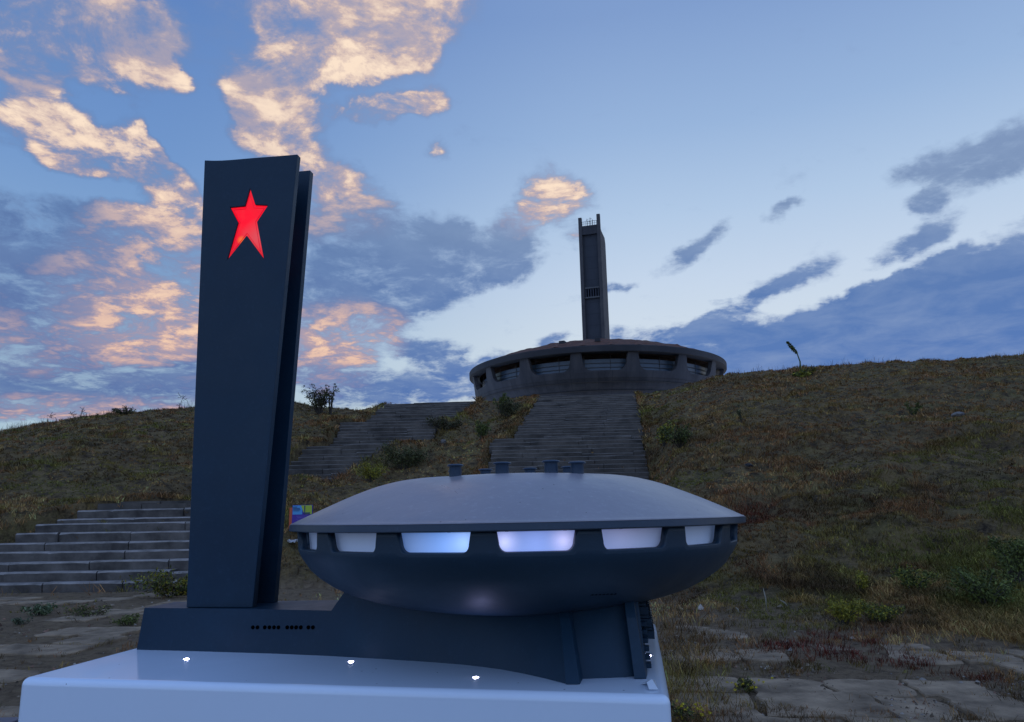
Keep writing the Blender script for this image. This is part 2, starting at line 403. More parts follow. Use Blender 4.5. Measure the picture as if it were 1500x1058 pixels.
for (px, py, kn) in cols:
    d = ray(px, py); s_ = d[0] / d[1]; E_ = d[2] / d[1]
    k2 = [(a, b if b is not None else EYE + E_ * a) for a, b in kn]
    yc, zc = k2[-1]
    k2 += [(yc + 6, zc + .25), (yc + 20, zc + .8), (400, zc + 2)]
    z = np.interp(YS, [a for a, b in k2], [b for a, b in k2])
    # round the knots a little
    zs = z.copy()
    for _ in range(6): zs[1:-1] = .25 * zs[:-2] + .5 * zs[1:-1] + .25 * zs[2:]
    sel = YS < 50
    z = np.where(sel, zs, z)
    sk.append(s_); prof.append(z)
sk = np.array(sk); prof = np.array(prof)
def stair_z(x, y):
    """height of any stone stair surface at (x,y), and distance outside its footprint"""
    u, v = x * math.cos(SA) - y * math.sin(SA), x * math.sin(SA) + y * math.cos(SA)
    bz = np.full(np.shape(x), np.nan); bd = np.full(np.shape(x), 99.0)
    segs = [(f[0], f[1], f[2], f[3], f[5], f[6]) for f in FL.values()] + LAND
    for (v0, z0, v1, z1, ul, ur) in segs:
        t = np.clip((v - v0) / (v1 - v0), 0, 1)
        L = ul[0] + (ul[1] - ul[0]) * t; R_ = ur[0] + (ur[1] - ur[0]) * t
        du = np.maximum(np.maximum(L - u, u - R_), 0); dv = np.maximum(np.maximum(v0 - v, v - v1), 0)
        d = np.hypot(du, dv)
        z = z0 + (z1 - z0) * t
        k = d < bd
        bz = np.where(k, z, bz); bd = np.where(k, d, bd)
    return bz, bd
def terrain(x, y):
    x = np.asarray(x, float); y = np.asarray(y, float)
    yy = np.maximum(y, 1e-3)
    s_ = np.clip(x / np.maximum(yy, .5), sk[0], sk[-1])
    i = np.clip(np.searchsorted(sk, s_) - 1, 0, len(sk) - 2)
    t = (s_ - sk[i]) / (sk[i + 1] - sk[i]); t = np.clip(t, 0, 1)
    yi = np.clip(np.searchsorted(YS, yy) - 1, 0, len(YS) - 2)
    ty = np.clip((yy - YS[yi]) / (YS[yi + 1] - YS[yi]), 0, 1)
    a = prof[i, yi] * (1 - ty) + prof[i, yi + 1] * ty
    b = prof[i + 1, yi] * (1 - ty) + prof[i + 1, yi + 1] * ty
    z = a * (1 - t) + b * t
    z = np.where(y <= .5, 0, z)
    hill = np.clip(z / 1.0, 0, 1)
    far = np.clip((y - 30) / 15, 0, 1)
    z = z + hill * ((fbm(x * .45, y * .45, 3, 3) - .5) * .55 * (1 - .6 * far) + (fbm(x * 1.7, y * 1.7, 3, 9) - .5) * .42)
    z = z + (1 - hill) * (fbm(x * .8, y * .8, 3, 5) - .5) * .05
    # monument hill
    r = np.hypot(x - 20.3, y - 178)
    m = 20.6 * np.exp(-np.maximum(r - 30, 0) ** 2 / (2 * 45.0 ** 2))
    z = np.where(y > 60, np.maximum(z, m * np.clip((y - 60) / 40, 0, 1)), z)
    bz, bd = stair_z(x, y)
    near = np.clip(1 - (bd - .12) / 1.0, 0, 1)
    lo = bz + .04 + (fbm(x * 1.3, y * 1.3, 2, 21)) * .22
    z = np.where((bd > .12) & (y > 14), np.maximum(z, z * (1 - near) + np.maximum(lo, z) * near) * 1.0, z)
    z = np.where((bd > .12) & (bd < 1.1) & (y > 14), z * (1 - near * .8) + np.clip(z, None, bz + .45) * near * .8, z)
    z = np.where(bd <= .12, np.minimum(z, np.maximum(bz - .3, 0.0)), z)
    vv_ = x * math.sin(SA) + y * math.cos(SA)
    z = np.where((vv_ < 15.98) & (bd < 4), np.minimum(z, .02), z)
    return z
# polar grid round the viewer
def build_terrain():
    ang = np.concatenate([np.radians(np.linspace(-45, 45, 620)), np.radians(np.linspace(46.5, 313.5, 110))])
    r = np.concatenate([np.array([.05, .6, 1.2, 2, 3]), np.geomspace(3.6, 60, 300), np.geomspace(62, 1600, 45)])
    A_, R_ = np.meshgrid(ang, r)
    x = R_ * np.sin(A_); y = R_ * np.cos(A_)
    z = terrain(x, y)
    # fall away beyond the ridge at the sides so the ground runs out to the horizon
    z = np.where(R_ > 700, z - (R_ - 700) * .02, z)
    n, m = A_.shape
    V_ = np.stack([x, y, z], -1).reshape(-1, 3)
    idx = np.arange(n * m).reshape(n, m); nx = np.roll(idx, -1, 1)
    F_ = np.stack([idx[:-1], nx[:-1], nx[1:], idx[1:]], -1).reshape(-1, 4)[:, ::-1]
    me = bpy.data.meshes.new('hillside_ground')
    me.from_pydata(V_.tolist(), [], F_.tolist())
    me.materials.append(ground_mat())
    for p in me.polygons: p.use_smooth = True
    o = bpy.data.objects.new('hillside_ground', me); COL.objects.link(o); o['kind'] = 'structure'
    return o
def ground_mat():
    m = bpy.data.materials.new('ground'); m.use_nodes = True
    T = NT(m.node_tree); b = m.node_tree.nodes['Principled BSDF']
    t = T.n('ShaderNodeTexCoord'); g = t.outputs['Object']
    n1 = T.noise(g, .35, 6, .6); n2 = T.noise(g, 2.6, 9, .68); n3 = T.noise(g, 16, 6, .6)
    c = T.ramp(n1.outputs['Fac'], [(.3, (.12, .080, .036)), (.48, (.20, .135, .058)), (.62, (.14, .112, .040)), (.75, (.25, .17, .08))])
    c = T.mix(T.mapr(n2.outputs['Fac'], .42, .62), c, C(.040, .027, .016))
    c = T.mix(T.mapr(n3.outputs['Fac'], .45, .75, 0, .6), c, C(.24, .165, .085))
    sz = T.n('ShaderNodeSeparateXYZ'); T.l(g, sz.inputs[0])
    n4 = T.noise(g, 5.5, 10, .72, 2.1, .6)
    d_ = T.ramp(n4.outputs['Fac'], [(.30, (.060, .042, .026)), (.45, (.17, .115, .068)), (.55, (.24, .168, .100)), (.68, (.15, .112, .050)), (.8, (.30, .22, .14))])
    c = T.mix(T.mapr(sz.outputs[2], .06, .30), d_, c)
    T.l(c, b.inputs['Base Color']); b.inputs['Roughness'].default_value = .95; b.inputs['Specular IOR Level'].default_value = .15
    h = T.math('ADD', T.math('MULTIPLY', n2.outputs['Fac'], .6), T.math('MULTIPLY', n4.outputs['Fac'], .4))
    bp = T.n('ShaderNodeBump'); bp.inputs['Distance'].default_value = .25; T.l(h, bp.inputs['Height']); T.l(bp.outputs[0], b.inputs['Normal'])
    return m
build_terrain()

# ------------------------------------------------------------------ paving slabs on the flat ground
def build_paving():
    mb = MB(); fr = frame(math.radians(8.0))
    v = 2.2; row = 0
    while v < 15.4:
        h = rnd.uniform(.55, .8)
        u = -14 + rnd.uniform(0, .8)
        while u < 9.5:
            w = rnd.uniform(.45, 1.25)
            cx, cy, _ = fr(u + w / 2, v + h / 2, 0)
            cov_ = float(fbm(np.array(cx * .55), np.array(cy * .55), 3, 40))
            bz, bd = stair_z(np.array(cx), np.array(cy))
            tz = float(terrain(np.array([cx]), np.array([cy]))[0])
            s_ = cx / cy
            foot = 16.0 if s_ < -.3 else float(np.interp(s_, [-.3, 0, .2, .3, .45, .64], [14.5, 12.5, 11.2, 10.1, 9.2, 8.2]))
            ok = cy < foot - .1 and (cov_ < (.47 if cx < -1.2 else .60) or (cx < -1.5 and cov_ < .40)) and not (0.17 < s_ < .23 and cy > 7)
            if ok:
                g = .02
                tilt = (rnd.uniform(-.012, .012), rnd.uniform(-.012, .012)); dz = rnd.uniform(.008, .036)
                n = 5; ring = []
                pts = []
                cr = [(u + g, v + g), (u + w - g, v + g), (u + w - g, v + h - g), (u + g, v + h - g)]
                for k in range(4):
                    a, b = cr[k], cr[(k + 1) % 4]
                    for j in range(n):
                        t = j / n
                        jx = rnd.uniform(-.035, .035); jy = rnd.uniform(-.035, .035)
                        if j == 0: jx += (.03 if k in (0, 3) else -.03) * rnd.random(); jy += (.03 if k < 2 else -.03) * rnd.random()
                        pts.append((a[0] + (b[0] - a[0]) * t + jx, a[1] + (b[1] - a[1]) * t + jy))
                N_ = len(pts); top = []; bot = []; mid = []
                for (pu, pv) in pts:
                    zt = dz + (pu - u - w / 2) * tilt[0] + (pv - v - h / 2) * tilt[1]
                    cu, cv = u + w / 2, v + h / 2
                    top.append(fr(cu + (pu - cu) * .975, cv + (pv - cv) * .965, zt)); mid.append(fr(pu, pv, zt - .012)); bot.append(fr(pu, pv, -.12))
                cen = fr(u + w / 2, v + h / 2, dz + .002)
                base = len(mb.v); mb.v += top + mid + bot + [cen]
                for k in range(N_):
                    k2 = (k + 1) % N_
                    mb.f.append((base + k, base + k2, base + 3 * N_)); mb.f.append((base + N_ + k, base + N_ + k2, base + k2, base + k)); mb.f.append((base + 2 * N_ + k, base + 2 * N_ + k2, base + N_ + k2, base + N_ + k))
            u += w
        v += h; row += 1
    o = mb.build('paving', slab); o['kind'] = 'structure'
    return o
build_paving()

# ------------------------------------------------------------------ stairs
def flight(key, label, m, joint):
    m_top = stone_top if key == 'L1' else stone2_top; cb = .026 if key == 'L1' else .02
    v0, z0, v1, z1, n, ul, ur = FL[key]
    root = empty('stone_staircase', sfr((ul[0] + ur[0]) / 2, v0, z0), label, 'staircase', 'flights of the stone stairway')
    rise = (z1 - z0) / n; tread = (v1 - v0) / n
    for k in range(n):
        t = (k + .5) / n
        L = ul[0] + (ul[1] - ul[0]) * t + rnd.uniform(-.12, .12); R_ = ur[0] + (ur[1] - ur[0]) * t + rnd.uniform(-.1, .1)
        mb = MB(); u = L - rnd.uniform(0, .5) * joint * 0; off = rnd.uniform(0, joint * .5)
        first = True
        while u < R_ - .15:
            w = joint * rnd.uniform(.85, 1.15) - (off if first else 0); first = False
            e_ = min(u + w, R_)
            if R_ - e_ < .3: e_ = R_
            jz = rnd.uniform(-.018, .010); jv = rnd.uniform(-.035, .03); g = .007
            if rnd.random() < (.16 if key != 'L1' else .04): jz -= rnd.uniform(.02, .06); jv += .05
            if key == 'L1' and k >= n - 2: jz -= rnd.uniform(0, .09); jv += rnd.uniform(0, .1)
            zb, zt = z0 + rise * k - .12, z0 + rise * (k + 1) + jz
            va, vb = v0 + tread * k + jv, v0 + tread * (k + 1) + .12
            nn = 7; rows = []
            us = [u + g + (e_ - u - 2 * g) * j / (nn - 1) for j in range(nn)]
            jit = [rnd.uniform(-.007, .007) for _ in us]
            base = len(mb.v)
            for j, uu in enumerate(us):
                c = cb + abs(rnd.gauss(0, .006)) + (.012 if j in (0, nn - 1) else 0)
                q = jit[j]
                mb.v += [sfr(uu, va + .045 + q, zb), sfr(uu, va + q + .006 * rnd.random(), zt - c), sfr(uu, va + c * 1.1 + q, zt + q * .5), sfr(uu, vb, zt)]
            for j in range(nn - 1):
                a, b = base + j * 4, base + j * 4 + 4
                for r_ in range(3): mb.f.append((a + r_, b + r_, b + r_ + 1, a + r_ + 1))
            mb.f.append((base, base + 1, base + 2, base + 3)); q = base + (nn - 1) * 4; mb.f.append((q + 3, q + 2, q + 1, q))
            u = e_ + g
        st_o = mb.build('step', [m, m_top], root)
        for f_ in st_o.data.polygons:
            if f_.normal.z > .35: f_.material_index = 1  # upward faces take the stone with sky brightness in its colour
    return root
fl1 = flight('L1', 'lowest flight of pale edged stone steps at the left, behind the dark tower model', stone, 1.9)
flight('L2', 'flight of worn steps right of the tower model, just below the long landing', stone2, 2.2)
flight('L3', 'middle left flight climbing to the small bush on the hill', stone2, 2.0)
flight('L4', 'topmost left flight ending against the sky, left of the round building', stone2, 2.0)
flight('R1', 'lower flight of the right stairs, just above the saucer model roof', stone2, 2.4)
flight('R2', 'upper flight of the right stairs leading straight to the round building', stone2, 2.4)
def landings():
    for (v0, z0, v1, z1, ul, ur), lab in zip(LAND, ('broken slabs above the lowest left flight', 'landing between the left flights', 'upper left landing beside the bush', 'narrow landing in the right stairs', 'paved terrace above the left stairs', 'paved terrace above the right stairs')):
        mb = MB(); n = max(2, int((v1 - v0) / .9))
        for k in range(n):
            ta, tb = k / n, (k + 1) / n
            for j in range(4):
                La, Lb = ul[0] + (ul[1] - ul[0]) * ta, ul[0] + (ul[1] - ul[0]) * tb
                Ra, Rb = ur[0] + (ur[1] - ur[0]) * ta, ur[0] + (ur[1] - ur[0]) * tb
                a, b = j / 4, (j + 1) / 4; dz = rnd.uniform(-.012, .008) + z0
                va, vb = v0 + (v1 - v0) * ta + .13, v0 + (v1 - v0) * tb + .11
                if 'broken' in lab:
                    dz += rnd.uniform(-.04, .10) + .06 * k
                    va += rnd.uniform(0, .1)
                g = .01
                q = [sfr(La + (Ra - La) * a + g, va, dz), sfr(La + (Ra - La) * b - g, va, dz), sfr(Lb + (Rb - Lb) * b - g, vb, dz), sfr(Lb + (Rb - Lb) * a + g, vb, dz)]
                lo = [(x, y, z - .25) for x, y, z in q]
                mb.add(q + lo, [(0, 1, 2, 3), (0, 4, 5, 1), (1, 5, 6, 2), (2, 6, 7, 3), (3, 7, 4, 0)])
        o = mb.build('stone_landing', stone2); o['kind'] = 'structure'
landings()

# ------------------------------------------------------------------ grass
def palette(x, y, n, seed):
    """natural colour of the plants at (x,y): straw, olive, green, brown and red-leaved patches"""
    a = fbm(x * .33, y * .33, 3, seed); b = fbm(x * 1.3 + 5, y * 1.3, 3, seed + 3); c = fbm(x * 4.0, y * 4.0, 2, seed + 7)
    straw = np.array([.170, .128, .072]); olive = np.array([.070, .072, .028]); green = np.array([.050, .062, .020])
    brown = np.array([.070, .048, .028]); dark = np.array([.026, .022, .014]); rust = np.array([.075, .050, .029]); red = np.array([.034, .010, .009])
    def sm(v, lo, hi): return np.clip((v - lo) / (hi - lo), 0, 1)[:, None]
    col = straw * (1 - sm(a, .42, .58)) + olive * sm(a, .42, .58)
    col = col * (1 - sm(b, .52, .66)) + brown * sm(b, .52, .66)
    col = col * (1 - .85 * sm(c, .50, .64)) + dark * .85 * sm(c, .50, .64)
    d2 = sm(fbm(x * 1.1 + 31, y * 1.1 + 7, 4, seed + 17), .52, .62); col = col * (1 - .8 * d2) + dark * .8 * d2
    g = sm(fbm(x * .6 + 50, y * .6, 3, seed + 11), .56, .68)
    col = col * (1 - g) + green * g
    r = sm(fbm(x * .8 + 90, y * .8 + 3, 3, seed + 13), .64, .72)
    col = col * (1 - r) + rust * r
    s_ = x / np.maximum(y, .1)
    # dark red ground cover between the slabs at the foot of the right hill
    rp = np.clip(1.5 - np.abs(y - np.interp(s_, [.25, .6], [9.4, 7.3])) / .9, 0, 1) * np.clip((s_ - .26) / .05, 0, 1) * sm(fbm(x * 1.1, y * 1.1, 3, 77), .44, .52)[:, 0]
    rp = np.maximum(rp, np.exp(-((s_ - .31) / .045) ** 2 - ((y - 15.0) / 2.6) ** 2) * .9)
    rp = np.clip(rp, 0, 1)[:, None]
    col = col * (1 - rp) + (red * (.6 + .8 * NR.rand(len(x), 1))) * rp
    right = np.clip((s_ - .2) / .15, 0, 1)[:, None]
    col = col * (1 - .12 * right)
    upr = right * np.clip((y - 17) / 9, 0, 1)[:, None] * .45
    col = col * (1 - upr) + (brown * 1.25 + straw * .12) * upr
    gr = np.exp(-((s_ - .66) / .10) ** 2 - ((y - 10.5) / 2.2) ** 2)[:, None]
    col = col * (1 - gr) + green * 1.1 * gr
    col = col * np.exp(NR.randn(len(x), 1) * .28) * (1 + NR.randn(len(x), 3) * .06)
    return np.clip(col * np.array([3.1, 2.2, 1.4]), .004, .42)
def add_colored(name, V_, F_, cols_, m, kind=None, parent=None, origin=(0, 0, 0)):
    me = bpy.data.meshes.new(name)
    nv, nf = len(V_), len(F_)
    me.vertices.add(nv); me.vertices.foreach_set('co', np.asarray(V_, np.float32).ravel())
    k = F_.shape[1]
    me.loops.add(nf * k); me.loops.foreach_set('vertex_index', F_.astype(np.int32).ravel())
    me.polygons.add(nf); me.polygons.foreach_set('loop_start', np.arange(nf, dtype=np.int32) * k)
    try: me.polygons.foreach_set('loop_total', np.full(nf, k, np.int32))
    except Exception: pass
    me.update(calc_edges=True)
    at = me.color_attributes.new('Col', 'FLOAT_COLOR', 'POINT')
    c4 = np.ones((nv, 4), np.float32); c4[:, :3] = cols_
    at.data.foreach_set('color', c4.ravel())
    me.materials.append(m)
    o = bpy.data.objects.new(name, me); COL.objects.link(o)
    if kind: o['kind'] = kind
    if parent is not None: o.parent = parent
    else: o.location = origin
    ORG[o] = Vector(origin) if parent is None else ORG[parent]
    return o
def blades(x, y, z, h, w, lean, col, per):
    """per blades on every tuft; a blade is a bent two-triangle strip"""
    n = len(x) * per
    X_ = np.repeat(x, per) + NR.randn(n) * np.repeat(h, per) * .35; Y_ = np.repeat(y, per) + NR.randn(n) * np.repeat(h, per) * .35
    Z_ = np.repeat(z, per); H_ = np.repeat(h, per) * NR.uniform(.45, 1.15, n); W_ = np.repeat(w, per) * NR.uniform(.7, 1.3, n)
    th = NR.uniform(0, 2 * math.pi, n) ; th = np.where(NR.rand(n) < .5, np.repeat(NR.uniform(0, 2 * math.pi, len(x)), per) + NR.randn(n) * .5, th)
    ln = lean * NR.uniform(.3, 1.5, n)
    dx, dy = np.cos(th), np.sin(th)
    ph = NR.uniform(0, math.pi, n); wx, wy = np.cos(ph) * W_ / 2, np.sin(ph) * W_ / 2 * .4
    b0 = np.stack([X_ - wx, Y_ - wy, Z_ - .02], -1); b1 = np.stack([X_ + wx, Y_ + wy, Z_ - .02], -1)
    m_ = np.stack([X_ + dx * H_ * ln * .35, Y_ + dy * H_ * ln * .35, Z_ + H_ * .62], -1)
    off = np.stack([wx * .7, wy * .7, wx * 0], -1)
    t_ = np.stack([X_ + dx * H_ * ln, Y_ + dy * H_ * ln, Z_ + H_ * (1 - .35 * np.minimum(ln, 1.8))], -1)
    V_ = np.stack([b0, b1, m_ - off, m_ + off, t_], 1).reshape(-1, 3)
    i = np.arange(n)[:, None] * 5
    F_ = np.concatenate([i + np.array([[0, 1, 3]]), i + np.array([[0, 3, 2]]), i + np.array([[2, 3, 4]])], 0)
    cc_ = np.repeat(np.repeat(col, per, 0) * np.exp(NR.randn(n, 1) * .22), 5, 0)
    return V_, F_, cc_
def hill_grass():
    n = 200000
    s_ = NR.uniform(-.86, .86, n); yy = 8.0 / np.sqrt(1 - NR.rand(n) * (1 - (8.0 / 50) ** 2))
    yy = np.where(NR.rand(n) < .35, NR.uniform(18, 49, n), yy)
    eu, ev = NR.uniform(-15.5, 6.5, 26000), NR.uniform(16.2, 47, 26000)
    ex = eu * math.cos(SA) + ev * math.sin(SA); ey = -eu * math.sin(SA) + ev * math.cos(SA)
    _, ed = stair_z(ex, ey); q = (ed > .05) & (ed < 1.3)
    s_ = np.concatenate([s_, (ex / ey)[q]]); yy = np.concatenate([yy, ey[q]]); n = len(s_)
    x = s_ * yy; z = terrain(x, yy); bz, bd = stair_z(x, yy)
    foot = np.interp(s_, [-.5, -.3, 0, .2, .3, .45, .64, .8], [16.8, 16.8, 14.2, 11.6, 10.2, 9.3, 8.2, 7.0])
    dens_ = np.clip((yy - foot) / 1.5 + .3, 0, 1)
    dens_ = np.where(yy < foot, np.clip(.12 - (foot - yy) * .10, 0, 1) * (fbm(x * .9, yy * .9, 3, 61) > .5), dens_)
    crack = (bd <= .12) & (yy > 15.5)
    near_edge = (bd > .05) & (bd < 1.3) & (yy > 16.9)
    dens_ = np.where(near_edge, 1, dens_)
    keep = (NR.rand(n) < dens_) & ((~crack) | (bd > .05) | (NR.rand(n) < .02)) & (fbm(x * 3.1, yy * 3.1, 2, 71) > .26)
    x, yy, z, s_, crack, bz = x[keep], yy[keep], z[keep], s_[keep], crack[keep], bz[keep]
    z = np.where(crack, bz, z)
    tall = np.clip(fbm(x * .7, yy * .7, 3, 81) - .38, 0, .5) * 2.2
    edge = np.clip(1 - np.abs(bd[keep] - .2) / .35, 0, 1) * (yy > 15)
    h = (.045 + .15 * tall + .16 * edge) * NR.uniform(.7, 1.3, len(x)) * np.where(crack, .5, 1)
    w = np.maximum(.006, .00075 * yy)
    col = palette(x, yy, len(x), 100)
    return blades(x, yy, z, h, w, 1.7, col, 5)
def flat_grass():
    n = 60000
    s_ = NR.uniform(-.9, .85, n); yy = 3.6 / np.sqrt(1 - NR.rand(n) * (1 - (3.6 / 16.0) ** 2))
    x = s_ * yy; z = terrain(x, yy)
    foot = np.interp(s_, [-.5, -.3, 0, .2, .3, .45, .64, .8], [15.8, 15.8, 14.2, 11.6, 10.2, 9.3, 8.2, 7.0])
    p = fbm(x * .75 + 3, yy * .75, 4, 91); q = fbm(x * 3.0, yy * 3.0, 2, 93)
    strip = np.exp(-((s_ - .205) / .045) ** 2)           # tufts along the plinth side
    prob = .42 * np.clip(1.3 - np.abs(yy - np.interp(s_, [.25, .6], [9.4, 7.3])) / .8, 0, 1) * (s_ > .22) * (q > .45) + np.clip((p - np.where(s_ < 0, .46, .52)) * 4.5, 0, .6) * (q > .42) + .8 * strip * (q > .33) + .016
    keep = (NR.rand(n) < prob) & (yy < foot + .5) & ~((x > -2.2) & (x < .7) & (yy < 3.2))
    x, yy, z, strip = x[keep], yy[keep], z[keep], strip[keep]
    h = (.045 + .10 * strip + .05 * NR.rand(len(x))) * NR.uniform(.6, 1.3, len(x)); w = np.maximum(.0035, .0008 * yy)
    col = palette(x, yy, len(x), 100)
    return blades(x, yy, z + .01, h, w, 1.5, col, 6)
def weeds_skyline():
    """thin dry stalks standing up along the ridges"""
    xs, ys, zs = [], [], []
    n = 1500
    s_ = np.concatenate([NR.uniform(-.75, -.4, 700), NR.uniform(.28, .85, 500), NR.uniform(-.42, -.2, 300)])
    yc = np.interp(s_, sk, [c[2][-1][0] for c in cols]) + NR.uniform(-2.0, .8, n)
    x = s_ * yc; z = terrain(x, yc)
    bz, bd = stair_z(x, yc); k = bd > .5
    cl = fbm(x * .5, yc * .5, 2, 15)[k]
    x, yc, z = x[k], yc[k], z[k]
    h = NR.uniform(.12, .42, len(x)) * np.clip((cl - .3) * 3, .25, 1.5)
    col = np.tile(np.array([[.075, .060, .035]]), (len(x), 1)) * NR.uniform(.6, 1.3, (len(x), 1))
    return blades(x, yc, z, h, np.full(len(x), .014), .35, col, 3)
A_ = hill_grass(); B_ = flat_grass(); D_ = weeds_skyline()
off = 0; Vs, Fs, Cs = [], [], []
for (v, f, c) in (A_, B_, D_):
    Vs.append(v); Fs.append(f + off); Cs.append(c); off += len(v)
add_colored('grass', np.concatenate(Vs), np.concatenate(Fs), np.concatenate(Cs), grassm, 'stuff')

def gravel():
    n = 60000
    s_ = NR.uniform(-.9, .85, n); yy = 3.6 / np.sqrt(1 - NR.rand(n) * (1 - (3.6 / 17.0) ** 2)); x = s_ * yy
    foot = np.interp(s_, [-.5, -.3, 0, .2, .3, .45, .64, .8], [16.2, 16.2, 15.2, 12.6, 11.2, 10.3, 9.2, 8.0])
    p = fbm(x * 1.2 + 8, yy * 1.2, 3, 131)
    keep = (NR.rand(n) < np.clip((p - .40) * 4, .05, 1)) & (yy < foot) & ~((x > -2.2) & (x < .7) & (yy < 3.2))
    x, yy = x[keep], yy[keep]; n = len(x); z = terrain(x, yy) + .008
    r = np.exp(NR.randn(n) * .6) * .0062 * np.clip(yy / 7, .7, 1.6)
    base = np.array([[1, 0, 0], [-.2, .9, 0], [-.9, -.1, 0], [.1, -.9, 0], [.25, .1, .8], [-.3, -.2, .6]])
    V_ = base[None] * r[:, None, None] * (1 + .35 * NR.randn(n, 6, 1)) + np.stack([x, yy, z], -1)[:, None]
    F1 = np.array([[0, 1, 4], [1, 2, 4], [2, 5, 4], [2, 3, 5], [3, 4, 5], [3, 0, 4]])
    F_ = (np.arange(n)[:, None, None] * 6 + F1[None]).reshape(-1, 3)
    pal = np.array([[.20, .15, .10], [.12, .085, .055], [.26, .22, .18], [.07, .05, .035], [.16, .09, .06]])
    c = pal[NR.randint(0, 5, n)] * np.exp(NR.randn(n, 1) * .3)
    add_colored('gravel', V_.reshape(-1, 3), F_, np.repeat(c, 6, 0), grassm, 'stuff')
gravel()
# ------------------------------------------------------------------ bushes and single plants
def at(px, py, Yd):
    d = ray(px, py); return np.array([0, 0, EYE]) + d * Yd / d[1]
def leaf_cloud(centers, radii, n, size, cols_, flat=.8):
    c = np.array(centers); r = np.array(radii); k = NR.randint(0, len(c), n)
    d = NR.randn(n, 3); d /= np.linalg.norm(d, axis=1)[:, None]
    p = c[k] + d * (r[k] * NR.rand(n) ** .45)[:, None] * np.array([1, 1, flat])
    a = NR.randn(n, 3); a /= np.linalg.norm(a, axis=1)[:, None]; b = np.cross(a, NR.randn(n, 3)); b /= np.linalg.norm(b, axis=1)[:, None]
    sz = size * NR.uniform(.6, 1.4, n)[:, None]
    V_ = np.stack([p - a * sz, p + b * sz * .38, p + a * sz, p - b * sz * .38], 1).reshape(-1, 3)
    F_ = (np.arange(n)[:, None] * 4 + np.arange(4)[None])
    cc_ = np.array(cols_)[NR.randint(0, len(cols_), n)] * np.exp(NR.randn(n, 1) * .25)
    return V_, F_, np.repeat(cc_, 4, 0)
def bush(px, py, Yd, w, h, label, cols_, n=900, name='bush', leaf=.05, stems=7, group=None, up_=1.0):
    d = ray(px, py); x, y = d[0] / d[1] * Yd, Yd
    z = float(terrain(np.array([x]), np.array([y]))[0])
    root = empty(name, (x, y, z), label, 'bush' if name == 'bush' else 'plant', group)
    mb = MB(); cen, rad = [], []
    for k in range(stems):
        t = rnd.uniform(0, 6.28); rr = rnd.uniform(.15, .5) * w
        tip = np.array([x + math.cos(t) * rr, y + math.sin(t) * rr, z + h * rnd.uniform(.5, .95)])
        mid_ = np.array([x, y, z]) * .5 + tip * .5 + np.array([rnd.uniform(-.08, .08) * w, 0, .05 * h])
        mb.tube([(x + math.cos(t) * .05 * w, y + math.sin(t) * .05 * w, z - .05), mid_, tip], [.02 * h + .003, .012 * h + .002, .003], 5)
        for q in (.45, .7, .9, 1.0):
            pt = np.array([x, y, z]) * (1 - q) + tip * q
            cen.append(pt); rad.append(rnd.uniform(.10, .20) * w * up_)
    mb.build('stem', bark, root)
    V_, F_, c_ = leaf_cloud(cen, rad, n, leaf, cols_)
    V_ = V_ - np.array([x, y, z])
    add_colored('foliage', V_, F_, c_, leafm, None, root)
    return root
gD = [(.050, .052, .020), (.075, .075, .026), (.035, .036, .016)]
gG = [(.080, .095, .020), (.11, .13, .028), (.05, .06, .015)]
gY = [(.22, .20, .022), (.30, .24, .025), (.12, .12, .02)]
gB = [(.08, .06, .03), (.05, .042, .02), (.10, .075, .035)]
bush(468, 600, 41.0, 2.0, 1.6, 'tall thin bush growing beside the left stairs, right of the tower model', gD, 1500, leaf=.065, stems=20, up_=.8)
bush(484, 600, 41.5, .8, 2.1, 'slender twiggy shoot rising out of the tall bush beside the left stairs', gD, 160, leaf=.06, stems=5, up_=.5)
bush(182, 606, 40.0, 1.2, .5, 'small dark bush on the left skyline', gD, 500, leaf=.06, stems=8)
bush(732, 604, 42.5, 1.1, 1.25, 'upright green bush on the grass strip under the round building', gG, 900, leaf=.06, stems=9)
bush(742, 612, 40.5, 1.7, .9, 'dark spreading bush beside the right stairs, in front of the upright green bush', gD, 1200, leaf=.06, stems=10)
bush(650, 634, 38.0, 2.0, .55, 'low dark brown bush on the bank right of the upper left landing', gB + gD, 1300, leaf=.06, stems=12)
bush(592, 670, 31.0, 2.3, 1.0, 'large rounded olive bush between the two stairways', [(.07, .075, .025), (.05, .055, .02), (.09, .08, .03)], 2600, leaf=.05, stems=16)
bush(545, 690, 29.5, 1.3, .7, 'yellowish green bush at the edge of the lower left stairs', gY, 1200, leaf=.045, stems=10)
bush(706, 652, 33.5, 1.0, .9, 'green bush touching the left edge of the right stairs', gG, 1000, leaf=.05, stems=8)
bush(975, 668, 29.0, 1.2, .9, 'yellow green tuft of tall weeds at the right edge of the right stairs', gY + gG, 1300, leaf=.06, stems=12)
bush(1000, 700, 25.0, 1.3, .7, 'dark green bush on the hill right behind the saucer roof', gG + gD, 1100, leaf=.045, stems=12)
bush(1235, 900, 9.6, .55, .28, 'yellow leaved bush at the foot of the right hill', gY, 1600, leaf=.018, stems=10)
bush(1290, 905, 9.5, .50, .26, 'green and yellow bush at the foot of the hill, right of the yellow leaved one', gY + gG, 1300, leaf=.018, stems=10)
bush(1262, 862, 10.8, .35, .3, 'small upright yellow green plant above the yellow leaved bush', gY, 600, leaf=.018, stems=7, name='leafy_plant')
bush(1340, 870, 10.5, .6, .32, 'dark green bush lower on the right hill', gG + gY[:1], 1400, leaf=.02, stems=10)
bush(1450, 880, 9.6, .8, .5, 'tall green weeds at the right edge, on the foot of the hill', gG, 2600, leaf=.022, stems=18)
bush(1490, 850, 10.4, .7, .6, 'tall green weeds at the far right edge, behind the other weeds', gG, 1800, leaf=.024, stems=14)
